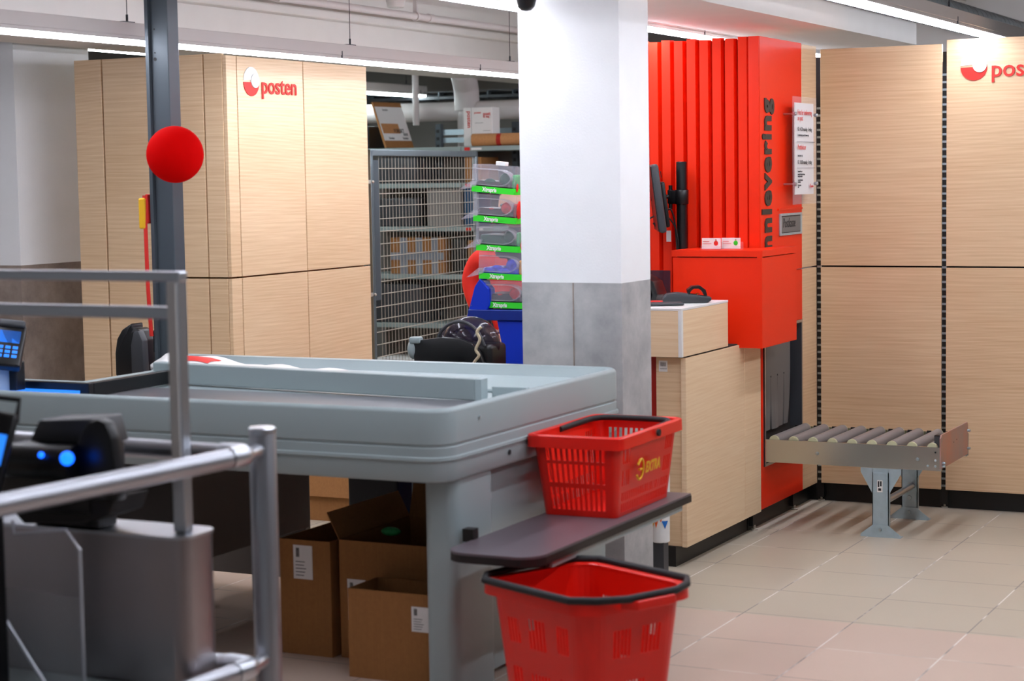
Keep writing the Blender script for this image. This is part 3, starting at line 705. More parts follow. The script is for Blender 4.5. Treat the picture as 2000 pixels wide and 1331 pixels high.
carton('tan cardboard box at the gate\'s right edge on the top mesh shelf', -5.92, -5.80, YS+.03, YS+.28, 1.567, 1.73)
carton('tan box beside the person\'s red sleeve on the middle shelf', -5.91, -5.70, YS+.03, YS+.28, .967, 1.19)
bf = thing('binder', 'dark blue box file on the shelf near the display edge', 'box file', (-5.88, YS+.15, 1.282))
obj('body', MB().box(-5.925, -5.86, YS+.02, YS+.28, 1.282, 1.53), 'blue_teal', bf)
bf['group'] = 'blue box files'
single('dark_bag', MB().box(-6.05, -5.93, YS+.03, YS+.25, .967, 1.21, .04, 4), 'black', 'black rounded bag beside the taped box', 'bag', (-6.0, YS+.1, .967), smooth=True)
single('storage_crate', MB().box(-6.63, -6.28, YS+.02, YS+.30, .642, .90, .012, 3), 'darkgrey', 'dark grey plastic crate on the lowest visible shelf', 'crate', (-6.45, YS+.1, .642), smooth=True)
single('storage_crate', MB().box(-6.58, -6.28, YS+.02, YS+.30, 1.282, 1.47, .012, 3), 'darkgrey', 'dark grey plastic crate on the shelf above the taped box', 'crate', (-6.45, YS+.1, 1.282), smooth=True)
single('storage_crate', MB().box(-6.58, -6.28, YS+.02, YS+.30, 1.567, 1.74, .012, 3), 'darkgrey', 'dark grey plastic crate on the topmost shelf behind the mesh', 'crate', (-6.45, YS+.1, 1.567), smooth=True)
wr = thing('paper_stack', 'white papers stacked low behind the mesh gate', 'papers', (-6.35, YS+.1, .302))
obj('carton', MB().box(-6.55, -6.18, YS-.12, YS+.2, .302, .385), 'cardboard', wr)
obj('sheets', MB().box(-6.55, -6.18, YS-.12, YS+.2, .3855, .41), 'paper', wr)
# leaning flat envelope box
en = thing('flat_parcel', 'flat cardboard mailer with handwriting leaning on the top shelf', 'parcel', (-6.45, YS+.05, 1.80))
def leanm(m):
    # local: x along the shelf depth, y into the board, z up the leaning board
    e_ = Vector((.10, .99, 0)).normalized(); up_v = Vector((-.11, 0, .31)).normalized(); n_ = e_.cross(up_v).normalized(); up_v = n_.cross(e_)
    M4 = Matrix(((e_.x, -n_.x, up_v.x, -6.49), (e_.y, -n_.y, up_v.y, 11.39), (e_.z, -n_.z, up_v.z, 1.806), (0, 0, 0, 1)))
    return m.xf(M4)
obj('board', leanm(MB().box(-.16, .16, 0, .015, 0, .325, .002, 1)), 'cardboard', en)
obj('white_field', leanm(MB().box(-.155, .155, -.002, -.0005, .05, .29)), 'paper', en)
obj('kraft_window', leanm(MB().box(-.145, .05, -.003, -.0022, .10, .17)), 'kraft', en)
m = MB().text('FORSIKT', .04, (-.02, -.0035, .105), (1, 0, 0), (0, 0, 1), .0004, .0003, .75)
m.text('Sendes', .022, (-.10, -.0025, .060), (1, 0, 0), (0, 0, 1), .0004, .0003); m.text('Sendes', .022, (-.08, -.0025, .262), (1, 0, 0), (0, 0, 1), .0004)
m.text('Sendes', .022, (.06, -.0025, .060), (1, 0, 0), (0, 0, 1), .0004, .0003)
for i in range(6): m.box(.08+i*.009, .0845+i*.009, -.0028, -.0022, .085, .103)
obj('black_print', leanm(m), 'ink', en)
# white posten box + kraft roll on the right shelf
wb2 = thing('post_box', 'white post parcel box with red print on the upper right shelf', 'parcel', (-5.83, YS+.1, 1.80))
obj('body', MB().box(-5.935, -5.725, YS+.05, YS+.16, 1.802, 2.052, .002, 1), 'paper', wb2)
m = MB().text('posten', .04, (-5.905, YS+.049, 2.03), (0, 0, -1), (1, 0, 0), .0004, .0006)
m.text('posten', .018, (-5.855, YS+.049, 2.012), (1, 0, 0), (0, 0, 1), .0004, .0003)
m.text('post', .03, (-5.79, YS+.049, 2.0), (1, 0, 0), (0, 0, 1), .0004, .0006).text('til deg', .018, (-5.79, YS+.049, 1.985), (1, 0, 0), (0, 0, 1), .0004, .0004)
obj('red_print', m, 'red_ink', wb2)
obj('fold_lines', MB().box(-5.877, -5.8755, YS+.049, YS+.0496, 1.802, 2.052).box(-5.85, -5.79, YS+.049, YS+.0496, 1.95, 1.952).box(-5.79, -5.74, YS+.049, YS+.0496, 1.90, 1.902), 'darkgrey', wb2)
kr = thing('kraft_roll', 'brown kraft paper roll with red stamps lying in front of the white parcel', 'paper roll', (-5.65, YS, 1.80))
d = Vector((.95, .14, 0)).normalized(); p0 = Vector((-5.845, YS+.005, 1.841))
obj('roll', MB().tube([p0, p0+d*.62], .040, 24), 'kraft', kr, smooth=True)
m = MB(); m.tube([p0+d*.17, p0+d*.20], .0405, 24, False); m.tube([p0+d*.45, p0+d*.48], .0405, 24, False)
obj('red_bands', m, 'red_dark', kr)
rt_ = Vector((d.y, -d.x, 0))
m = MB().text('FRAGILE', .022, p0-d*.0015-rt_*(-.0)+Vector((0, 0, .012))-rt_*.03, rt_, (0, 0, 1), .0003, .0008, .8).text('FRAGILE', .022, p0-d*.0015-rt_*.03-Vector((0, 0, .014)), rt_, (0, 0, 1), .0003, .0008, .8)
obj('red_stamp', m, 'red_dark', kr)
# side wooden shelf with boxes at far left
ws = thing('side_shelf', 'wooden shelf end with dark boxes left of the leaning mailer', 'shelf', (-6.8, YS+.3, 1.78))
obj('board', MB().box(-6.97, -6.71, YS+.02, YS+.28, 1.80, 1.83), 'wood', ws); 
single('dark_box', MB().box(-6.95, -6.73, YS+.05, YS+.27, 1.832, 1.93, .004), 'darkgrey', 'dark box on the wooden shelf left of the leaning mailer', 'box', (-6.8, YS+.3, 1.832))
single('black_folder', MB().box(-6.68, -6.655, YS+.06, YS+.28, 1.802, 1.95, .003), 'blackp', 'black folder standing behind the leaning mailer', 'folder', (-6.6, YS+.2, 1.8))
# ducts and trays in the store room
YD = 11.75
dt = thing('ventilation_pipe', 'thick pale ventilation pipe running across above the store shelves', 'pipe', (-6.2, YD, 2.05))
obj('horizontal_run', MB().tube([(-8.5, YD, 2.05), (-4.2, YD, 2.05)], .064, 28), 'pipe', dt, smooth=True)
obj('riser', MB().tube(curve_pts([(-6.16, YD-.02, 2.05), (-6.16, YD-.02, 2.16), (-6.15, YD-.06, 2.24), (-6.10, YD-.2, 2.32)]), .085, 28), 'pipe', dt, smooth=True)
obj('drop', MB().tube([(-6.16, YD, 1.2), (-6.16, YD, 2.05)], .075, 24), 'pipe', dt, smooth=True)
single('ventilation_pipe', MB().tube([(-6.50, YD-.12, 1.96), (-6.50, YD-.12, 2.9)], .022, 16), 'pipe', 'thin vertical white pipe beside the rear strip lamp', 'pipe', (-6.5, YD, 2.0), smooth=True)
single('hanger_pipe', MB().tube([(-5.66, YD, 2.05), (-5.66, YD, 2.9)], .012, 12), 'pipe', 'thin vertical hanger rod above the white parcel box', 'pipe', (-5.66, YD, 2.1), smooth=True)
ctr = thing('cable_tray', 'dark cable tray with cables below the store room ceiling', 'cable tray', (-6.0, 12.6, 2.2))
obj('tray', MB().box(-9, -4, 12.5, 12.53, 2.17, 2.19).box(-9, -4, 12.8, 12.83, 2.17, 2.19).box(-9, -4, 12.5, 12.505, 2.22, 2.225), 'darkgrey', ctr)
m = MB()
for i in range(26): m.box(-9+i*.2, -8.99+i*.2, 12.5, 12.83, 2.165, 2.225)
obj('rungs', m, 'post', ctr)['kind'] = 'stuff'
m = MB()
for i in range(3): m.tube(curve_pts([(-9, 12.55+i*.07, 2.20), (-7.5, 12.6+i*.07, 2.205), (-6, 12.55+i*.07, 2.198), (-4, 12.6+i*.07, 2.2)]), .014, 8)
obj('cables', m, 'blackp', ctr)
# ducts at upper right
sd = thing('spiral_duct', 'grey spiral ventilation duct at the upper right corner', 'duct', (-2.65, 9, 2.6))
obj('duct_body', MB().tube([(-2.47, 3.5, 2.395), (-2.47, 13.05, 2.395)], .075, 28), 'duct', sd, smooth=True)
m = MB(); y = 3.6
while y < 13: m.tube([(-2.47, y, 2.395), (-2.47, y+.008, 2.395)], .0775, 28); y += .11
obj('duct_seams', m, 'duct', sd, smooth=True)['kind'] = 'stuff'

# ------------------------------------------------------------------ strip lights
def strip_light(label, x, y0, y1, z, mat='strip', hang=(), joints=1.473, j0=0, w_=.024, ztop=2.72):
    t = thing('strip_light', label, 'strip light', (x, (y0+y1)/2, z))
    obj('trunking', MB().box(x-.034, x+.034, y0, y1, z+.030, z+.082, .002, 1).box(x-.031, x+.031, y0, y1, z+.016, z+.031), 'tray', t)
    y = y0
    yy = j0
    while yy > y0: yy -= joints
    while yy < y1:
        a, b = max(yy+.004, y0), min(yy+joints-.004, y1)
        if b-a > .02: obj('diffuser', MB().box(x-w_, x+w_, a, b, z-.001, z+.0165, .004, 2), mat, t)
        if y0 < yy < y1: obj('joint_clip', MB().box(x-.036, x+.036, yy-.003, yy+.003, z+.016, z+.05), 'darkgrey', t)
        yy += joints
    for h in hang:
        hb = obj('hanger_wire', MB().tube([(x, h, z+.1), (x, h, ztop)], .0016, 6), 'ink', t)
        obj('hanger_clip', MB().box(x-.012, x+.012, h-.035, h+.035, z+.083, z+.088).tube([(x, h, z+.088), (x, h, z+.115)], .005, 8), 'darkgrey', hb)
    return t
strip_light('long white strip light hanging in front of the left post wall', -4.78, 4.2, 10.6, 2.145, hang=(4.55, 6.24, 7.93, 9.62), joints=1.40, j0=6.40)
strip_light('white strip light running past the left side of the pillar', -3.345, 4.2, 12.9, 2.24, hang=(4.5, 6.3), j0=8.75)
strip_light('white strip light passing over the right posten panel', -2.085, 3.5, 12.9, 2.215, hang=(5.2, 6.98, 8.5), j0=8.52)
strip_light('short strip lamp hanging over the store shelves', -6.95, 9.6, 12.55, 2.19, 'strip_soft', hang=(10.2, 12.3), j0=12.45, ztop=2.9)
strip_light('strip light over the store room behind the left post wall', -6.58, 8.15, 9.6, 2.30, 'strip_soft', hang=(8.9,), j0=12, ztop=2.9)
strip_light('unseen strip light added to light the right panels and floor', -.6, 3.4, 9.0, 2.3, hang=(5, 8), j0=3.5)  # extra strip outside the view, put in to brighten the right side
strip_light('unseen strip light added left of the checkout to light that side', -6.9, 2.5, 6.5, 2.3, hang=(4,), j0=3.5)  # another out-of-view strip, added as light for the left pillar side

# pipes, smoke detector and camera under the ceiling
pp_ = thing('sprinkler_pipe', 'white sprinkler pipe running along the ceiling beam', 'pipe', (-5.3, 8, 2.52))
obj('pipe', MB().tube([(-5.36, 3, 2.505), (-5.36, 13.1, 2.505)], .020, 16), 'pipe', pp_, smooth=True)
for y in (7.55, 8.2, 9.75): obj('coupling', MB().tube([(-5.36, y, 2.505), (-5.36, y+.05, 2.505)], .0245, 16), 'pipe', pp_, smooth=True)
for y in (6.3, 9.6): obj('pipe_clamp', MB().tube([(-5.36, y, 2.505), (-5.36, y+.018, 2.505)], .027, 16).box(-5.372, -5.348, y, y+.018, 2.53, 2.705), 'pipe', pp_)
sdt = thing('smoke_detector', 'round white smoke detector under the ceiling beside the sprinkler pipe', 'smoke detector', (-5.0, 8.8, 2.6))
P0 = (-5.15, 9.02, -.028)
obj('base', MB().lathe([(.052, 2.560), (.052, 2.585)], P0, 24), 'white_plastic', sdt, smooth=True)
obj('sensor', MB().lathe([(.030, 2.527), (.044, 2.532), (.050, 2.560)], P0, 24), 'white_plastic', sdt, smooth=True)
obj('mount_stem', MB().lathe([(.012, 2.585), (.012, 2.72)], P0, 10), 'white_plastic', sdt)
obj('cable', MB().tube(curve_pts([(-5.15, 8.98, 2.575), (-5.15, 8.85, 2.565), (-5.15, 8.72, 2.575), (-5.15, 8.6, 2.70)]), .004, 6), 'ink', sdt)
dc = thing('dome_camera', 'dark dome security camera on the pillar\'s upper left edge', 'security camera', (-3.12, 6.42, 2.24))
obj('housing', MB().lathe([(.036, 2.245), (.060, 2.262), (.064, 2.31), (.064, 2.72)], (-3.12, 6.42, 0), 28), 'white_plastic', dc, smooth=True)
obj('dome', MB().lathe([(.004, 2.200), (.018, 2.203), (.030, 2.215), (.0385, 2.245)], (-3.12, 6.42, 0), 28), 'blackp', dc, smooth=True)

# ------------------------------------------------------------------ checkout counter
ck = thing('checkout_counter', 'grey-blue checkout conveyor counter with rounded apron', 'checkout counter', (-4.2, 5.8, 0))
CX0, CX1, CY0, CY1 = -7.2, -2.760, 5.07, 6.44
R_ = .085
def outline(d, x0=CX0, n=8):
    """counter outline inset by d, right corners rounded"""
    r = max(R_-d, .004); pts = [(x0, CY0+d)]
    for k in range(n+1):
        a = -math.pi/2+k/n*math.pi/2; pts.append((CX1-d-r+r*math.cos(a), CY0+d+r+r*math.sin(a)))
    for k in range(n+1):
        a = k/n*math.pi/2; pts.append((CX1-d-r+r*math.cos(a), CY1-d-r+r*math.sin(a)))
    pts += [(-4.72+d, CY1-d), (-4.40+d, 5.80), (-4.40+d, 5.422-d), (x0, 5.422-d)]; return pts
def skirt(m, prof):
    """prof: (inset, z) swept round the outline"""
    rows = [[m.b.verts.new((p[0], p[1], z)) for p in outline(d)] for d, z in prof]
    for i in range(len(rows)-1):
        for k in range(len(rows[0])-1): m.b.faces.new([rows[i][k], rows[i][k+1], rows[i+1][k+1], rows[i+1][k]])
    return m
m = skirt(MB(), [(.07, .86), (.035, .895), (.030, .903), (.012, .906), (.003, .900), (.0, .892), (.0, .798), (.004, .795), (.004, .789), (.0, .786), (-.001, .760), (-.006, .757), (-.007, .748), (-.001, .744), (-.001, .69), (.004, .682), (.03, .680), (.03, .70)])
obj('apron', m, 'counter', ck, smooth=True)
obj('bed', MB().prism(outline(.05), 2, .80, .855), 'counter', ck)
obj('belt', MB().box(-4.30, -2.95, 5.165, 5.66, .8555, .862, .003), 'belt', ck)
obj('bagging_bed', MB().box(-4.4, -2.84, 5.95, 6.40, .8555, .868, .004), 'counter_trim', ck)
rl_ = obj('divider_rail', MB().prism([(0, 0)]*0 or [(-4.385, 5.810), (-2.960, 5.655), (-2.955, 5.70), (-4.38, 5.855)], 2, .862, .936, .004), 'counter', ck)
obj('rail_end_cap', MB().prism([(-2.959, 5.656), (-2.935, 5.655), (-2.935, 5.70), (-2.956, 5.70)], 2, .862, .934), 'counter_trim', rl_)
obj('guide_rail', MB().box(-2.93, -2.80, 5.72, 5.74, .862, .905, .003), 'counter_trim', ck)
# end body / side wall under the apron
m = MB(); 
def rr(x0, x1, y0, y1, r, n=6):
    pts = []
    for cx, cy, a0 in ((x1-r, y0+r, -90), (x1-r, y1-r, 0), (x0+r, y1-r, 90), (x0+r, y0+r, 180)):
        for k in range(n+1):
            a = math.radians(a0+k*90/n); pts.append((cx+r*math.cos(a), cy+r*math.sin(a)))
    return pts
obj('end_pillar', MB().prism(rr(-2.885, -2.770, 5.15, 5.42, .035), 2, 0, .685), 'counter', ck, smooth=True)
obj('end_panel', MB().box(-2.865, -2.80, 5.42, 6.35, .02, .685, .004), 'counter', ck)
obj('screw_cap', MB().lathe([(.008, 0), (.008, .003)], (-2.757, 5.50, .722), 12, 'X'), 'ink', ck)
obj('screw_cap', MB().lathe([(.006, 0), (.006, .003)], (-2.757, 5.30, .86), 12, 'X'), 'counter_trim', ck)
# belt motor cabinet
obj('motor_cabinet', MB().box(-4.36, -3.9, 5.30, 6.10, .30, .69, .004).box(-5.6, -4.36, 5.30, 5.40, .30, .69, .004), 'dark_panel', ck)
obj('kick_panel', MB().box(-5.5, -3.86, 5.22, 5.25, .02, .69, .003), 'dark', ck)
obj('cashier_side_panel', MB().box(-4.60, -4.05, 6.30, 6.34, .05, .69, .003), 'dark_panel', ck)
for x in (-4.3, -4.0): obj('leg', MB().box(x-.03, x+.03, 5.9, 5.96, 0, .31), 'post', ck)
# scanner plate with raised black rim
sc_ = thing('scanner_plate', 'flat scanner screen glowing blue in a black rim on the checkout', 'scanner', (-4.6, 5.4, .862))
obj('surround', MB().box(-6.2, -4.305, 5.15, 5.38, .8555, .8615), 'belt', sc_)
obj('glass', MB().prism([(-6.1, 5.155), (-4.42, 5.155), (-4.33, 5.322), (-6.1, 5.322)], 2, .8618, .884), 'screen', sc_)
obj('rim', MB().box(-6.6, -4.292, 5.325, 5.350, .8618, .910, .003), 'blackp', sc_)
obj('side_rim', MB().box(-4.318, -4.292, 5.351, 5.80, .8618, .910, .003), 'blackp', sc_)
# bag lying behind the divider
bg = thing('plastic_bag', 'white plastic carrier bag with red print lying behind the divider rail', 'bag', (-3.9, 6.1, .87))
t = bmesh.new(); bmesh.ops.create_grid(t, x_segments=22, y_segments=8, size=1)
for v in t.verts:
    u_, w2 = v.co.x, v.co.y
    v.co = Vector((-4.10+u_*.34, 6.02+w2*.13+u_*.02, 0.893+.05*max(0, -u_*.9+.35)*(1-w2*w2*.6)+.006*math.sin(u_*9)+.004*math.sin(w2*7+u_*4)))
m = MB(); m.merge(t); o_ = obj('sheet', m, 'white_plastic', bg, smooth=True); md = o_.modifiers.new('s', 'SOLIDIFY'); md.thickness = .02; md.offset = -1
t = bmesh.new(); bmesh.ops.create_grid(t, x_segments=12, y_segments=4, size=1)
for v in t.verts:
    u_, w2 = -.62+v.co.x*.25, -.25+v.co.y*.35
    v.co = Vector((-4.10+u_*.34, 6.02+w2*.13+u_*.02, .8945+.05*max(0, -u_*.9+.35)*(1-w2*w2*.6)+.006*math.sin(u_*9)+.004*math.sin(w2*7+u_*4)))
m = MB(); m.merge(t); obj('red_print', m, 'red_ink', bg, smooth=True)
# grey post with ball and lanyard
ps = thing('sign_post', 'tall dark grey steel post rising from the checkout', 'post', (-4.58, 6.2, .86))
obj('channel', MB().box(-4.632, -4.535, 6.17, 6.24, .868, 2.72, .003).box(-4.640, -4.632, 6.165, 6.18, .868, 2.72), 'post', ps)
obj('edge_flange', MB().box(-4.632, -4.617, 6.155, 6.17, .868, 2.72), 'post', ps)
m = MB()
for z, r in ((2.19, .004), (2.10, .003), (2.075, .007), (2.4, .005)): m.lathe([(r, -.001), (r, 0)], (-4.598, 6.17, z), 12, 'Y')
obj('screw_holes', m, 'ink', ps)
bl = thing('red_ball', 'glossless bright red ball lamp in front of the dark grey post', 'ball lamp', (-4.47, 6.03, 1.715))
obj('globe', MB().ball((-4.408, 6.02, 1.704), .1075, seg=40), 'ball', bl, smooth=True)
obj('mount', MB().tube([(-4.44, 6.08, 1.704), (-4.54, 6.20, 1.704)], .02, 12), 'post', bl)
ll = thing('lanyard', 'red and yellow lanyard with key fob hanging on the post\'s left side', 'lanyard', (-4.65, 6.18, 1.5))
obj('fob', MB().box(-4.676, -4.646, 6.135, 6.15, 1.42, 1.54, .006), 'yellow', ll)
obj('clip', MB().box(-4.652, -4.641, 6.148, 6.172, 1.44, 1.555, .004).ball((-4.676, 6.16, 1.52), .013, (.8, 1, 1.4)), 'red_ink', ll)
obj('strap', MB().tube(curve_pts([(-4.655, 6.15, 1.55), (-4.650, 6.145, 1.40), (-4.648, 6.145, 1.20), (-4.642, 6.15, 1.0)]), .008, 8), 'red_ink', ll, smooth=True)
# payment terminal at checkout (left edge)
p2 = thing('payment_terminal', 'tilted black card terminal with blue screen at the checkout, photo\'s left edge', 'card terminal', (-4.6, 5.15, .9))
rot = Matrix.Translation((-4.575, 5.25, 1.045)) @ Euler((math.radians(-38), math.radians(8), math.radians(35)), 'XYZ').to_matrix().to_4x4()
m = MB().box(-.052, .052, -.020, .020, -.10, .075, .010, 3); m.xf(rot); obj('body', m, 'blackp', p2, smooth=True)
m = MB().box(-.036, .036, -.020, -.0185, -.005, .045); m.xf(rot); obj('screen', m, 'screen', p2)
m = MB().box(-.046, .046, -.03, .02, .060, .088, .008, 3); m.xf(rot); obj('reader_head', m, 'darkgrey', p2, smooth=True)
m = MB()
for r in range(3):
    for c in range(3): m.box(-.034+c*.025, -.016+c*.025, -.021, -.0182, -.03-r*.018, -.018-r*.018, .001)
m.xf(rot); obj('keypad', m, 'screen', p2)
obj('stem', MB().box(-4.60, -4.55, 5.25, 5.30, .869, .985, .006), 'blackp', p2)
single('partition_plate', MB().box(-4.600, -4.580, 5.20, 5.28, .87, .985, .003), 'counter_trim', 'small grey plate standing beside the left checkout terminal', 'plate', (-4.59, 5.24, .87))
# curved black shield behind post
cs = thing('cashier_terminal', 'curved black shell of a cashier terminal behind the checkout', 'terminal', (-5.0, 6.5, .86))
prof = [(0, 0), (.0, .10), (.012, .16), (.04, .20), (.085, .225), (.095, .225), (.095, .20), (.11, .21), (.135, .20), (.155, .16), (.16, .08), (.155, 0)]
obj('shell', MB().prism([(-5.10+a, .79+b) for a, b in prof], 1, 6.50, 6.58, .010), 'blackp', cs, smooth=True)
obj('side_wing', MB().prism([(-4.985, .80), (-4.985, .93), (-4.97, .985), (-4.945, .99), (-4.925, .95), (-4.92, .80)], 1, 6.46, 6.50, .006), 'darkgrey', cs, smooth=True)
obj('stem', MB().box(-5.02, -4.98, 6.52, 6.56, .3, .79), 'blackp', cs)
obj('foot', MB().box(-5.15, -4.85, 6.48, 6.62, 0, .3, .01), 'dark', cs)
single('bracket_plate', MB().box(-4.700, -4.684, 6.3, 6.32, .868, .98), 'post', 'small grey upright bracket left of the tall post', 'bracket', (-4.69, 6.3, .868))
single('black_box_on_post', MB().box(-4.668, -4.645, 6.19, 6.21, .93, 1.02, .005), 'blackp', 'small black clip box at the foot of the tall post', 'clip', (-4.65, 6.2, .93))

# dark service unit behind the checkout so the hood has something to stand on
cg = thing('cash_machine', 'black cash handling machine with smoky rounded hood behind the checkout', 'cash machine', (-3.70, 6.95, 0))
obj('pedestal', MB().box(-3.86, -3.50, 6.80, 7.05, 0, .80, .01), 'darkgrey', cg)
pr_ = [(-3.862, .80), (-3.870, .895), (-3.868, .940), (-3.74, .958), (-3.66, .955), (-3.60, .935), (-3.565, .90), (-3.548, .85), (-3.545, .80), (-3.59, .80), (-3.60, .845), (-3.64, .865), (-3.69, .835), (-3.74, .80)]
obj('front_cheek', MB().prism(pr_, 1, 6.86, 6.885, .004), 'blackp', cg, smooth=True)
obj('inner_body', MB().box(-3.84, -3.53, 6.89, 7.04, .80, .93, .02, 3), 'blackp', cg, smooth=True)
t = MB().ball((-3.655, 6.96, .925), .128, (1.0, .62, .88), 32)
t.ball((-3.735, 6.97, .925), .095, (.85, .6, .82), 24)
obj('smoky_hood', t, 'smoke', cg, smooth=True)
obj('hood_arch', MB().tube(curve_pts([(-3.775, 6.885, .93), (-3.745, 6.88, .985), (-3.69, 6.878, 1.018), (-3.635, 6.878, 1.018), (-3.585, 6.88, .985), (-3.555, 6.885, .925)]), .007, 8), 'darkgrey', cg, smooth=True)
obj('side_nub', MB().ball((-3.878, 6.88, .905), .036, (.7, .8, 1.15)).box(-3.885, -3.835, 6.85, 6.89, .93, .957, .008), 'counter', cg, smooth=True)
obj('side_vent', MB().box(-3.70, -3.60, 6.868, 6.884, .80, .85, .006), 'counter', cg)
single('coiled_cord', MB().tube(curve_pts([(-3.545, 6.84, 1.005), (-3.562, 6.835, .985), (-3.55, 6.835, .955), (-3.568, 6.835, .915), (-3.556, 6.835, .89), (-3.580, 6.835, .855), (-3.572, 6.835, .80)], 10), .006, 8), 'cable', 'beige cable hanging down the cash machine\'s right side', 'cable', (-3.56, 6.84, .8), smooth=True)

# ------------------------------------------------------------------ sweets display on the blue stand
bs = thing('blue_stand', 'bright blue A-shaped stand carrying the clear sweets bins', 'display stand', (-3.75, 7.45, 0))
obj('splayed_leg', MB().prism([(-4.22, .0), (-4.10, .0), (-3.97, .75), (-3.80, 1.05), (-3.80, 1.12), (-3.845, 1.165), (-3.87, 1.13)], 1, 7.41, 7.47, .004), 'blue', bs)
obj('splayed_leg', MB().prism([(-3.765, .985), (-3.62, .985), (-3.55, .9), (-3.45, 0), (-3.56, 0)], 1, 7.41, 7.47, .004), 'blue', bs)
obj('cross_beam', MB().box(-3.90, -3.55, 7.40, 7.70, .985, 1.031, .004), 'blue_dark', bs)
obj('rear_leg', MB().prism([(-3.95, .0), (-3.85, .0), (-3.80, .985), (-3.84, .985)], 1, 7.66, 7.70).box(-3.50, -3.46, 7.66, 7.70, 0, .985), 'blue_dark', bs)
obj('inner_panel', MB().prism([(-3.84, .0), (-3.60, .0), (-3.66, .98), (-3.80, .98)], 1, 7.56, 7.58), 'dark', bs)
names = ['topmost', 'second from the top', 'middle', 'second from the bottom', 'bottom']
bin_z = [1.531, 1.405, 1.281, 1.160, 1.037]
bin_x = [-3.797, -3.792, -3.780, -3.768, -3.755]
tilt = [5.5, 4.5, 3.5, 2.5, 1.5]
cand = [(0, 1, 6), (0, 4, 4), (1, 1, 6), (3, 3, 5), (2, 4, 0)]
for i in range(5):
    t = thing('sweets_bin', 'clear acrylic sweets bin, green label strip, %s of five' % names[i], 'sweets bin', (bin_x[i], 7.53, bin_z[i]), 0, 'sweets bins stacked on the blue stand')
    t.rotation_euler = (0, math.radians(tilt[i]), math.radians(6))
    W, D_, Hh = .099, .10, .118
    def q(n, m, mt, par=t, sm=False): return obj(n, m, mt, par, world=False, smooth=sm)
    th = .003
    q('shell', MB().box(-W, W, -D_, -D_+th, .03, Hh).box(-W, -W+th, -D_, D_, .0, Hh).box(W-th, W, -D_, D_, .0, Hh).box(-W, W, D_-th, D_, 0, Hh).box(-W, W, -D_, D_, Hh-th, Hh).box(-W, W, -D_, D_, 0, th), 'clear')
    # curved inner chute
    pts = [(-.10+.0, .035)]
    arc = [(.02+.062*math.cos(math.radians(a)), .066+.036*math.sin(math.radians(a))) for a in range(-80, 91, 17)]
    outer = [(-.095, .032)]+arc+[(-.095, .10)]
    inn_ = [(x_*1.0+(-.004 if x_ > 0 else 0), z_ + (.0035 if z_ < .066 else -.0035)) for x_, z_ in outer][::-1]
    q('curved_chute', MB().prism(outer+inn_, 1, -D_-.004, -D_+.05), 'frost', sm=True)
    q('sweets', MB().box(-.085, .075, -D_+.008, D_-.01, .006, .05+.01*(i % 3), .012, 3).ball((.045, -D_+.035, .06), .030, (1, .8, 1)), 'candy%d' % cand[i][0], sm=True)
    q('sweets', MB().ball((.05, -D_+.016, .062), .026, (1, .5, 1.1)).ball((-.02, -D_+.018, .045), .02, (1.4, .5, .8)), 'candy%d' % cand[i][1], sm=True)
    q('sweets', MB().box(.072, .092, -.07, .06, .02, .085, .009, 3), 'candy%d' % cand[i][2], sm=True)
    lb_ = q('label_strip', MB().box(-W+.004, W+.001, -D_-.0035, -D_-.0005, .0, .026).box(W+.0005, W+.003, -D_, .04, .0, .026), 'green')
    obj('lettering', MB().text('Xtrapris', .024, (-.045, -D_-.0042, .0055), (1, 0, 0), (0, 0, 1), .0003, .0009, .8), 'paper', lb_, world=False)
    q('red_tag', MB().ball((W+.004, -.075, .03+.03*(i % 2)), .014 if i != 1 else .03, (.15, 1, 1.3)), 'red_ink', sm=True)
    q('scoop_lip', MB().prism([(-W-.055, .002), (-W+.02, .022), (-W+.035, .048), (-W, .045)], 1, -D_-.006, -D_+.03, .001), 'frost')
    if i == 0: q('top_knob', MB().box(-.01, .035, -.06, -.02, Hh, Hh+.018, .003), 'white_plastic')
    if i < 4: q('connector', MB().box(W+.002, W+.02, -.02, .02, .0, .10, .006), 'frost')
single('plastic_hose', MB().tube(curve_pts([(-3.585, 7.40, 1.16), (-3.575, 7.395, 1.12), (-3.585, 7.39, 1.02), (-3.575, 7.39, .95)]), [.018]*25, 10), 'frost', 'pale curved plastic handle between sweets bins and pillar', 'handle', (-3.58, 7.4, 1.0), smooth=True)

# ------------------------------------------------------------------ person in red jacket behind the display
def skin(name, pts, edges, rad, mat, parent, sub=2, root=0):
    me = bpy.data.meshes.new(name); me.from_pydata(pts, edges, []); o = bpy.data.objects.new(name, me); COL.objects.link(o); o.parent = parent
    md = o.modifiers.new('skin', 'SKIN')
    for i, v in enumerate(me.skin_vertices[0].data):
        v.radius = rad[i] if isinstance(rad[i], tuple) else (rad[i], rad[i]); v.use_root = (i == root)
    sb_ = o.modifiers.new('sub', 'SUBSURF'); sb_.levels = sub; sb_.render_levels = sub
    me.materials.append(M_[mat]); md.use_smooth_shade = True
    return o
pe = thing('person', 'person in red jacket mostly hidden behind sweets bins and pillar, elbow out', 'person', (-3.94, 8.0, 0), 0)
pe.scale = (1, 1, .90)
pts = [(0, 0, .93), (0, 0, 1.10), (.0, .0, 1.28), (0, 0, 1.40), (0, -.02, 1.47), (0, -.03, 1.54),
       (-.16, 0, 1.38), (-.235, .0, 1.24), (-.17, -.06, 1.06), (-.13, -.08, 1.0),
       (.17, 0, 1.37), (.20, .0, 1.12), (.14, -.16, 1.02), (.10, -.22, 1.02),
       (-.09, 0, .84), (-.10, .0, .48), (-.10, .02, .10), (-.10, -.10, .04), (.09, 0, .84), (.10, 0, .48), (.10, .02, .10), (.10, -.10, .04)]
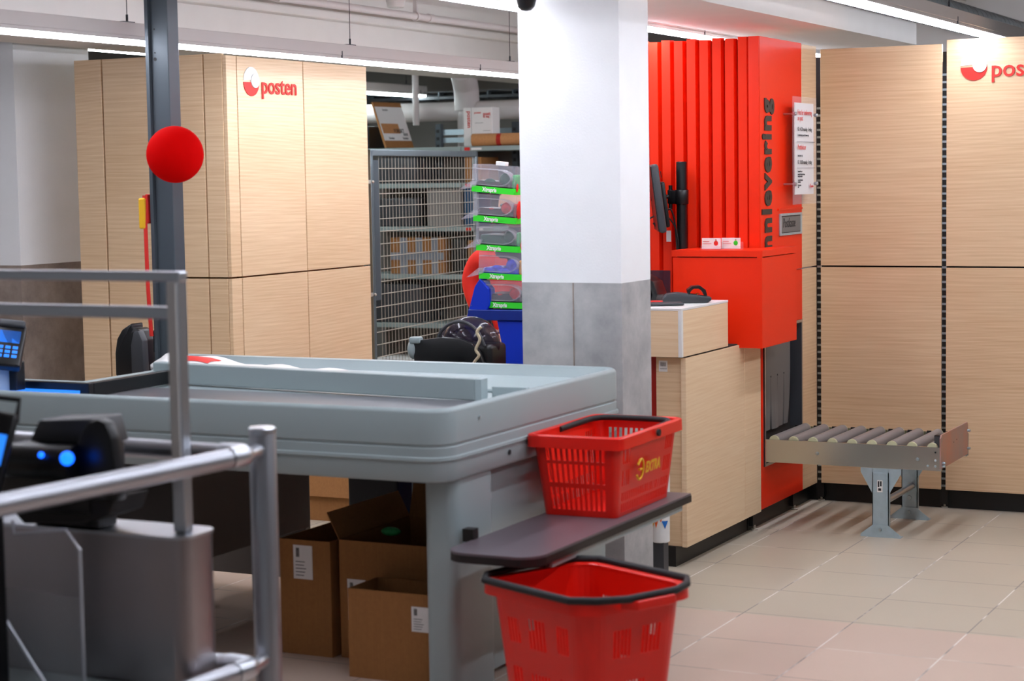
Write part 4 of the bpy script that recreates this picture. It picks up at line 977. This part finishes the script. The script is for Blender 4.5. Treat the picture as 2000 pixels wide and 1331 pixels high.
edges = [(0, 1), (1, 2), (2, 3), (3, 4), (4, 5), (3, 6), (6, 7), (7, 8), (8, 9), (3, 10), (10, 11), (11, 12), (12, 13), (0, 14), (14, 15), (15, 16), (16, 17), (0, 18), (18, 19), (19, 20), (20, 21)]
rad = [(.14, .10), (.13, .095), (.15, .10), (.10, .08), .052, .05, .062, .046, .036, .026, .062, .046, .036, .026, .085, .058, .042, .035, .085, .058, .042, .035]
skin('body', pts, edges, rad, 'trousers', pe)
# head with face
hd = MB().ball((0, -.03, 1.63), .098, (.80, .95, 1.18), 24)
hd.ball((0, -.125, 1.62), .014, (.8, 1, 1.3)); hd.ball((-.082, -.02, 1.62), .022, (.4, .8, 1.2)); hd.ball((.082, -.02, 1.62), .022, (.4, .8, 1.2))
hd.ball((0, -.115, 1.575), .018, (1.2, .4, .4))
obj('head', hd, 'skin', pe, world=False, smooth=True)
obj('hair', MB().ball((0, -.005, 1.665), .103, (.84, .95, 1.0), 24), 'hair', pe, world=False, smooth=True)
obj('eyes', MB().ball((-.03, -.113, 1.635), .009).ball((.03, -.113, 1.635), .009), 'ink', pe, world=False)
# jacket as one surface over torso and arms
jp = [(0, 0, .90), (0, 0, 1.10), (0, 0, 1.28), (0, 0, 1.41), (-.165, 0, 1.385), (-.225, .0, 1.32), (-.245, .0, 1.24), (-.215, -.03, 1.15), (-.18, -.055, 1.08), (.17, 0, 1.37), (.21, 0, 1.24), (.205, .0, 1.13), (.165, -.10, 1.05)]
je = [(0, 1), (1, 2), (2, 3), (3, 4), (4, 5), (5, 6), (6, 7), (7, 8), (3, 9), (9, 10), (10, 11), (11, 12)]
jr_ = [(.165, .125), (.15, .115), (.17, .12), (.12, .10), .078, .060, .066, .050, .046, .078, .062, .062, .05]
skin('red_jacket', jp, je, jr_, 'jacket', pe)
def hand(side, o, dirv, par):
    hp = [o]; o = Vector(o); dv = Vector(dirv).normalized(); lat = dv.cross(Vector((0, 0, 1))).normalized()
    P_ = [tuple(o), tuple(o+dv*.07)]; E_ = [(0, 1)]; Rr = [(.030, .016), (.036, .014)]
    for k in range(4):
        b_ = o+dv*.075+lat*(k-1.5)*.019; n0 = len(P_)
        ln = (.062, .072, .068, .052)[k]
        P_ += [tuple(b_), tuple(b_+dv*ln*.5-Vector((0, 0, .006))), tuple(b_+dv*ln-Vector((0, 0, .022)))]
        E_ += [(1, n0), (n0, n0+1), (n0+1, n0+2)]; Rr += [.009, .0085, .008]
    n0 = len(P_); tb = o+dv*.02+lat*-.03
    P_ += [tuple(tb), tuple(tb+dv*.03-lat*.022), tuple(tb+dv*.055-lat*.028)]; E_ += [(0, n0), (n0, n0+1), (n0+1, n0+2)]; Rr += [.012, .010, .009]
    return skin('hand', P_, E_, Rr, 'skin', par, 1)
hand(-1, (-.135, -.078, 1.005), (.8, -.45, -.3), pe); hand(1, (.11, -.20, 1.02), (-.5, -.8, .05), pe)
obj('shoe', MB().box(-.145, -.055, -.18, .08, 0, .07, .025, 3), 'black', pe, world=False, smooth=True)
obj('shoe', MB().box(.055, .145, -.18, .08, 0, .07, .025, 3), 'black', pe, world=False, smooth=True)

# ------------------------------------------------------------------ shelf on checkout end
sf = thing('side_bench', 'dark laminate bench shelf fixed to the checkout end', 'shelf', (-2.55, 5.6, .5))
pts = []
bx0, bx1, by0, by1 = -2.724, -2.418, 4.975, 6.22
def corner(cx, cy, r, a0, n=8): return [(cx+r*math.cos(math.radians(a0+k*90/n)), cy+r*math.sin(math.radians(a0+k*90/n))) for k in range(n+1)]
pts = corner(bx1-.075, by0+.075, .075, -90)+[(bx1, by1), (bx0, by1)]+corner(bx0+.075, by0+.075, .075, 180)
obj('top', MB().prism(pts, 2, .491, .498), 'shelf_top', sf)
obj('edge_band', MB().prism([(bx1+.002 if a == bx1 else a, b) for a, b in pts], 2, .468, .4905), 'black_edge', sf)
obj('under_rail', MB().box(-2.45, -2.43, 5.12, 6.17, .444, .4675, .002), 'counter', sf)
for y in (5.10, 5.9): obj('bracket', MB().box(-2.755, -2.44, y, y+.02, .446, .4675), 'black', sf)
obj('mount_block', MB().box(-2.757, -2.72, 5.17, 5.205, .49, .53), 'black', sf)

# ------------------------------------------------------------------ shopping baskets
def basket(t, w0, d0, w1, d1, h, r0_, r1_, slots, lip, nseg=168, th=.003, lipd=.022, chamfer=False):
    """tapered basket shell: w along local x, d along local y; slots = list of (u0,u1,v0,v1,count) cut through the wall"""
    def per(u, v):
        wx, dy, r = w0+(w1-w0)*v, d0+(d1-d0)*v, r0_+(r1_-r0_)*v
        segs = [wx-2*r, math.pi*r/2, dy-2*r, math.pi*r/2]*2
        # normalised by fixed fractions so that columns line up between heights
        fr = per.fr
        u = (u % 1.0); i = 0
        while i < 7 and u > fr[i+1]: i += 1
        t_ = (u-fr[i])/(fr[i+1]-fr[i]); X, Y = wx/2, dy/2
        if i == 0: return (-X+r+t_*(wx-2*r), -Y)
        if i == 1: a = -90+90*t_; return (X-r+r*math.cos(math.radians(a)), -Y+r+r*math.sin(math.radians(a)))
        if i == 2: return (X, -Y+r+t_*(dy-2*r))
        if i == 3: a = 90*t_; return (X-r+r*math.cos(math.radians(a)), Y-r+r*math.sin(math.radians(a)))
        if i == 4: return (X-r-t_*(wx-2*r), Y)
        if i == 5: a = 90+90*t_; return (-X+r+r*math.cos(math.radians(a)), Y-r+r*math.sin(math.radians(a)))
        if i == 6: return (-X, Y-r-t_*(dy-2*r))
        a = 180+90*t_; return (-X+r+r*math.cos(math.radians(a)), -Y+r+r*math.sin(math.radians(a)))
    c_r = math.pi*r1_/2; tot = 2*(w1-2*r1_)+2*(d1-2*r1_)+4*c_r
    fr = [0]
    for L in ([w1-2*r1_, c_r, d1-2*r1_, c_r]*2): fr.append(fr[-1]+L/tot)
    per.fr = fr
    us = set(fr); vs = {0, 1, .04, .96}
    for i in (1, 3, 5, 7):
        for k in range(1, 6): us.add(fr[i]+(fr[i+1]-fr[i])*k/6)
    holes = []
    side = {'front': (fr[0], fr[1]), 'right': (fr[2], fr[3]), 'back': (fr[4], fr[5]), 'left': (fr[6], fr[7])}
    for sd_, a, b, v0, v1, n in slots:
        s0, s1 = side[sd_]; A = s0+(s1-s0)*a; B = s0+(s1-s0)*b; st_ = (B-A)/n
        for k in range(n):
            h0, h1 = A+k*st_+st_*.22, A+k*st_+st_*.78
            us |= {h0, h1}; vs |= {v0, v1}; holes.append((h0, h1, v0, v1))
    us = sorted(us); us = [u for i, u in enumerate(us) if i == 0 or u-us[i-1] > 1e-6]; vs = sorted(vs)
    if us[-1] > 1-1e-6: us = us[:-1]
    m = MB(); n = len(us)
    G = [[m.b.verts.new((*per(u, v), v*h)) for u in us] for v in vs]
    for j in range(len(vs)-1):
        vm = (vs[j]+vs[j+1])/2
        for i in range(n):
            um = (us[i]+(us[i+1] if i < n-1 else 1))/2
            if any(a < um < b and c < vm < d for a, b, c, d in holes): continue
            m.b.faces.new([G[j][i], G[j][(i+1) % n], G[j+1][(i+1) % n], G[j+1][i]])
    loose = [v for v in m.b.verts if not v.link_faces]
    for v in loose: m.b.verts.remove(v)
    o = obj('shell', m, 'basket', t, world=False)
    md = o.modifiers.new('thick', 'SOLIDIFY'); md.thickness = th; md.offset = 0
    m = MB(); N = 64
    # floor
    ring = [(*per(k/N, .02), .006) for k in range(N)]
    m._add(ring, [tuple(range(N))]); m._add([(a, b, .002) for a, b, c in ring], [tuple(range(N))[::-1]])
    obj('base', m, 'basket', t, world=False)
    # lip: outward flange then downturned skirt
    m = MB()
    def off(u, dd, z):
        x, y = per(u, 1); sx = (w1/2+dd)/(w1/2); sy = (d1/2+dd)/(d1/2); return (x*sx, y*sy, z)
    prof = [(-.003, h-.004), (-.003, h+.003), (.002, h+.006), (lipd-.004, h+.006), (lipd, h+.002), (lipd+.001, h-lip), (lipd-.003, h-lip), (lipd-.004, h-.001), (.001, h-.003)]
    us2 = sorted(set([fr[i] for i in range(8)]+[fr[i]+(fr[i+1]-fr[i])*k/8 for i in (1, 3, 5, 7) for k in range(1, 8)]))
    R2 = [[m.b.verts.new(off(u, dd, z)) for u in us2] for dd, z in prof]; n2 = len(us2)
    for i in range(len(prof)):
        for k in range(n2): m.b.faces.new([R2[i][k], R2[i][(k+1) % n2], R2[(i+1) % len(prof)][(k+1) % n2], R2[(i+1) % len(prof)][k]])
    obj('rim', m, 'basket', t, world=False, smooth=True)
    return per
b1 = thing('shopping_basket', 'red hand basket with black handle standing on the bench shelf', 'basket', (-2.590, 5.895, .499), math.radians(1))
sl = []
for sd_ in ('front', 'back'):
    sl += [(sd_, .05, .95, .08, .36, 11), (sd_, .05, .95, .42, .66, 11), (sd_, .05, .95, .70, .86, 11)]
for sd_ in ('right', 'left'):
    sl += [(sd_, .03, .97, .05, .16, 26), (sd_, .03, .97, .19, .30, 26), (sd_, .03, .17, .38, .58, 4), (sd_, .03, .17, .66, .84, 4), (sd_, .83, .97, .38, .58, 4), (sd_, .83, .97, .66, .84, 4)]
basket(b1, .252, .47, .305, .545, .262, .02, .03, sl, .035, lipd=.016)
# print on its right side
m = MB(); sx = .1415+.004
ta = math.atan2(.0315, .262)
upv = Vector((math.sin(ta), 0, math.cos(ta)))
m.text('EXTRA', .050, Vector((sx-.001, -.058, 0))+upv*.127, (0, 1, 0), upv, .0004, .002, .85)
def rpt(y, z): return Vector((sx-.001, 0, 0))+Vector((0, y, 0))+upv*z
ringp = [rpt(-.108+.027*math.cos(a), .145+.034*math.sin(a)) for a in [math.radians(v) for v in range(-150, 151, 20)]]
m.tube(ringp, .0042, 6); m.tube([rpt(-.118, .145), rpt(-.095, .145)], .004, 6)
obj('extra_lettering', m, 'yellow', b1, world=False)
for s in (-1, 1):
    obj('handle_pivot', MB().lathe([(.012, -.004), (.012, .004)], (s*.178, .02, .249), 14, 'X'), 'black_rough', b1, world=False)
obj('handle', MB().tube(curve_pts([(-.150, -.05, .255), (-.148, .12, .258), (-.140, .21, .260), (-.10, .245, .262), (0, .25, .262), (.10, .245, .262), (.140, .21, .260), (.148, .12, .258), (.150, .02, .255)]), .010, 10), 'black_rough', b1, world=False, smooth=True)

b2 = thing('trolley_basket', 'deep red pull-along basket with black rim handles on the floor under the bench', 'basket', (-2.285, 5.035, 0), math.radians(-25))
sl = []
for sd_ in ('front', 'back'):
    sl += [(sd_, .06, .24, .60, .78, 4), (sd_, .36, .62, .58, .80, 5), (sd_, .78, .95, .60, .80, 4), (sd_, .34, .64, .12, .4, 6), (sd_, .05, .2, .2, .42, 3), (sd_, .78, .94, .2, .42, 3)]
for sd_ in ('right', 'left'):
    sl += [(sd_, .12, .42, .58, .78, 5), (sd_, .58, .90, .58, .78, 5), (sd_, .3, .7, .15, .4, 7)]
basket(b2, .37, .30, .455, .385, .405, .05, .07, sl, .03, lipd=.022)
hp = [(.0, -.222), (.19, -.222), (.245, -.17), (.285, -.09), (.285, .09), (.245, .17), (.19, .222), (-.19, .222), (-.245, .17), (-.27, .0), (-.245, -.17), (-.19, -.222)]
m = MB()
loop = [(x_, y_, .418) for x_, y_ in hp]; loop = loop+[loop[0]]
m.tube(loop, .011, 10, False)
obj('rim_handle', m, 'black_rough', b2, world=False, smooth=True)
obj('handle_grip', MB().prism([(.262, -.10), (.305, -.07), (.305, .07), (.262, .10)], 2, .385, .412, .004), 'basket', b2, world=False)
for sx_, sy_ in ((-.14, -.1), (.14, -.1), (-.14, .1), (.14, .1)):
    obj('wheel', MB().lathe([(.02, -.008), (.02, .008)], (sx_, sy_, .0), 16, 'Y').xf(Matrix.Translation((0, 0, -.0))), 'black', b2, world=False)
b2.location.z = .02

# ------------------------------------------------------------------ cardboard boxes under the checkout
def open_box(label, x0, x1, y0, y1, h, z0=0, flaps='', lab=None, rz=0, group='open cardboard boxes under the checkout', extra=None):
    cx, cy = (x0+x1)/2, (y0+y1)/2
    t = thing('cardboard_box', label, 'box', (cx, cy, z0), math.radians(rz), group)
    X, Y, th = (x1-x0)/2, (y1-y0)/2, .004
    m = MB().box(-X, X, -Y, -Y+th, 0, h).box(-X, X, Y-th, Y, 0, h).box(-X, -X+th, -Y+th, Y-th, 0, h).box(X-th, X, -Y+th, Y-th, 0, h).box(-X+th, X-th, -Y+th, Y-th, 0, th)
    obj('body', m, 'cardboard', t, world=False)
    def flap(n, m_): obj('flap', m_, 'cardboard', t, world=False)
    if 'b' in flaps: flap('b', MB().box(-X, X, 0, .003, 0, min(Y, .12)).xf(Matrix.Translation((0, Y-.003, h)) @ Matrix.Rotation(math.radians(-18), 4, 'X')))
    if 'f' in flaps: flap('f', MB().box(-X, X, -.003, 0, 0, min(Y, .12)).xf(Matrix.Translation((0, -Y+.003, h)) @ Matrix.Rotation(math.radians(165), 4, 'X')))
    if 'r' in flaps: flap('r', MB().box(-.003, 0, -Y, Y, 0, min(X, .10)).xf(Matrix.Translation((X, 0, h)) @ Matrix.Rotation(math.radians(35), 4, 'Y')))
    if 'l' in flaps: flap('l', MB().box(0, .003, -Y, Y, 0, min(X, .10)).xf(Matrix.Translation((-X, 0, h)) @ Matrix.Rotation(math.radians(-28), 4, 'Y')))
    if lab:
        a, b, c, d = lab
        s1 = obj('label', MB().box(-X+a, -X+b, -Y-.0015, -Y-.0004, c, d), 'paper', t, world=False)
        m = MB()
        w5 = (b-a)
        for k in range(6): m.box(-X+a+w5*.15+k*w5*.03, -X+a+w5*.165+k*w5*.03, -Y-.0022, -Y-.0016, d-(d-c)*.35, d-(d-c)*.08)
        for k in range(5): m.box(-X+a+w5*.12, -X+a+w5*(.55+.06*(k % 3)), -Y-.0022, -Y-.0016, c+(d-c)*(.1+k*.1), c+(d-c)*(.12+k*.1))
        obj('label_print', m, 'ink', s1, world=False)
    return t
open_box('tall narrow open cardboard box, leftmost under the checkout, white label', -3.608, -3.408, 5.45, 5.82, .393, lab=(.055, .13, .26, .375), flaps='')
open_box('cardboard box with open flaps and green stuff, between the other two boxes', -3.385, -3.04, 5.47, 5.95, .40, flaps='lb', lab=(.03, .10, .13, .27))
open_box('nearest open cardboard box under the checkout with white label at right', -3.228, -2.905, 5.262, 5.45, .290, flaps='', lab=(.235, .30, .17, .25))
gs = single('green_bag', MB().ball((-3.27, 5.62, .41), .03, (1.2, .8, .5)), 'candy6', 'crumpled green plastic piece on the middle box', 'plastic piece', (-3.27, 5.62, .39), smooth=True)
open_box('open cardboard box on the far floor behind the checkout', -4.93, -4.60, 7.68, 8.05, .235, lab=None, group='boxes behind the checkout', flaps='f')
open_box('small tan cardboard box on the floor by the cash machine', -3.60, -3.42, 6.25, 6.45, .33, group='boxes behind the checkout')
single('black_low_cabinet', MB().box(-4.22, -3.98, 6.9, 7.2, 0, .60, .01), 'blackp', 'black low cabinet foot beside the blue stand under the checkout', 'cabinet', (-4.1, 7.0, 0))

# ------------------------------------------------------------------ foreground railing
rg = thing('tube_railing', 'satin steel tube railing with round corner post in the foreground', 'railing', (-2.66, 3.93, 0))
obj('corner_post', MB().lathe([(.034, 0), (.034, .976), (.031, .982)], (-2.714, 4.035, 0), 28), 'tube', rg, smooth=True)
obj('post_cap', MB().lathe([(.0345, .969), (.0345, .982), (.031, .986)], (-2.714, 4.035, 0), 28), 'alu', rg, smooth=True)
def rail(zc):
    E_ = Vector((-2.690, 3.930, zc)); dA = Vector((-.071, -.794, 0)).normalized(); dB = Vector((-1, .03, 0)).normalized()
    obj('tube', MB().tube([E_+dA*3.0, E_+dA*.05], .0250, 20), 'tube', rg, smooth=True)
    obj('tube', MB().tube([E_+dB*.06, E_+dB*2.6], .0240, 20), 'tube', rg, smooth=True)
    obj('elbow', MB().tube(curve_pts([E_+dA*.07, E_+dA*.02, E_+dB*.02, E_+dB*.075]), .0275, 20), 'alu', rg, smooth=True)
    obj('clamp', MB().tube([E_, Vector((-2.714, 4.035, zc))], .017, 14), 'alu', rg, smooth=True)
rail(.93); rail(.40)
obj('rail_post', MB().lathe([(.0295, 0), (.0295, .95)], (-2.94, 1.2, 0), 24), 'tube', rg, smooth=True)

# square aluminium frame
fr_ = thing('aluminium_frame', 'aluminium profile frame with two thin rails above the self-service unit', 'frame', (-2.82, 3.82, .76))
obj('upright', MB().box(-2.822, -2.786, 3.800, 3.835, .752, 1.366, .004), 'alu', fr_)
obj('upright_cover', MB().box(-2.817, -2.791, 3.796, 3.801, .910, 1.36, .001), 'white_plastic', fr_)
obj('top_rail', MB().box(-4.7, -2.782, 3.800, 3.835, 1.361, 1.386, .004), 'alu', fr_)
obj('middle_rail', MB().box(-4.7, -2.823, 3.805, 3.830, 1.270, 1.301, .004), 'alu', fr_)
# self-service unit: rounded stainless cabinet
su = thing('self_service_cabinet', 'rounded satin stainless cabinet of the self-service unit, lower left', 'cabinet', (-3.1, 3.8, 0))
def rounded_end(x1, y0, y1, r, x0=-4.6): return corner(x1-r, y0+r, r, -90)+corner(x1-r, y1-r, r, 0)+[(x0, y1), (x0, y0)]
obj('body', MB().prism(rounded_end(-2.757, 3.75, 3.90, .045), 2, .0, .742), 'steel_satin', su, smooth=True)
obj('top_edge', MB().prism(rounded_end(-2.754, 3.747, 3.903, .047), 2, .743, .751), 'alu', su, smooth=True)
single('side_tray', MB().box(-4.0, -2.84, 3.30, 3.742, .36, .385, .004), 'counter', 'pale grey ledge in front of the stainless cabinet at photo bottom', 'ledge', (-3.3, 3.5, .36))
single('tray_pedestal', MB().box(-3.7, -3.1, 3.40, 3.70, 0, .359, .006), 'darkgrey', 'dark grey pedestal under the pale ledge', 'pedestal', (-3.4, 3.55, 0))
# clear acrylic bag holder
ah = thing('acrylic_holder', 'clear acrylic side sheet with bent wire in front of the stainless cabinet', 'holder', (-3.1, 3.62, .386))
sheet = [(-3.7, .3865), (-2.965, .3865), (-2.965, .731), (-3.006, .7775), (-3.1625, .756), (-3.1625, .781), (-3.7, .7875)]
obj('sheet', MB().prism(sheet, 1, 3.621, 3.626), 'acrylic', ah)
obj('lower_panel', MB().prism([(-3.7, .3865), (-2.962, .3865), (-2.962, .615), (-3.7, .644)], 1, 3.610, 3.615), 'acrylic', ah)
obj('sheet_edge', MB().tube([(-2.965, 3.623, .387), (-2.965, 3.623, .731), (-3.006, 3.623, .776), (-3.1625, 3.623, .756), (-3.168, 3.623, .788)], .004, 8), 'edge', ah)
obj('bent_wire', MB().tube([(-3.225, 3.60, .60), (-3.056, 3.60, .389), (-2.969, 3.60, .392)], .005, 8), 'alu', ah)
# printer with leds, standing on the cabinet
pr2 = thing('self_service_printer', 'rounded black receipt printer with glowing blue leds, lower left foreground', 'printer', (-3.1, 3.75, .76))
obj('base', MB().box(-3.22, -3.02, 3.76, 3.84, .7515, .83, .006), 'blackp', pr2)
obj('body', MB().prism([(-3.263, .80), (-3.263, .951), (-3.235, .964), (-2.986, .97), (-2.986, .80)], 1, 3.69, 3.84, .012), 'blackp', pr2, smooth=True)
obj('paper_hood', MB().prism([(-3.188, .968), (-3.156, 1.023), (-2.986, 1.033), (-2.967, .968)], 1, 3.717, 3.83, .006), 'darkgrey', pr2, smooth=True)
obj('end_cheek', MB().prism([(-3.056, .869), (-3.018, .964), (-2.995, 1.010), (-2.975, 1.030), (-2.950, 1.038), (-2.926, 1.030), (-2.908, .995), (-2.888, .869), (-2.898, .84)], 1, 3.682, 3.722, .008), 'blackp', pr2, smooth=True)
obj('barrel', MB().tube([(-3.238, 3.679, .926), (-3.01, 3.679, .930)], .043, 24), 'blackp', pr2, smooth=True)
obj('led', MB().ball((-3.001, 3.632, .947), .017), 'led', pr2, smooth=True)
obj('led', MB().ball((-3.081, 3.634, .951), .0075), 'led', pr2, smooth=True)
obj('skirt', MB().prism([(-3.24, .80), (-2.92, .845), (-2.94, .80), (-3.02, .775), (-3.20, .765)], 1, 3.70, 3.84, .004), 'dark', pr2)
# handheld terminal far left
p3 = thing('payment_terminal', 'black card terminal with blue screen beside the self-service printer', 'card terminal', (-3.15, 3.55, .386))
rot = Matrix.Translation((-3.150, 3.53, .975)) @ Euler((math.radians(-20), math.radians(12), math.radians(30)), 'XYZ').to_matrix().to_4x4()
m = MB().box(-.05, .05, -.019, .019, -.125, .094, .012, 3); m.xf(rot); obj('body', m, 'blackp', p3, smooth=True)
m = MB().box(-.0375, .0375, -.0215, -.0195, -.0375, .0375); m.xf(rot); obj('screen', m, 'screen', p3)
m = MB().tube([(-.045, 0, .0875), (-.0425, 0, .125), (.0425, 0, .131), (.0475, 0, .075)], .0075, 8); m.xf(rot); obj('guard_loop', m, 'blackp', p3, smooth=True)
obj('stalk', MB().box(-3.20, -3.145, 3.52, 3.57, .386, .89, .008), 'blackp', p3)
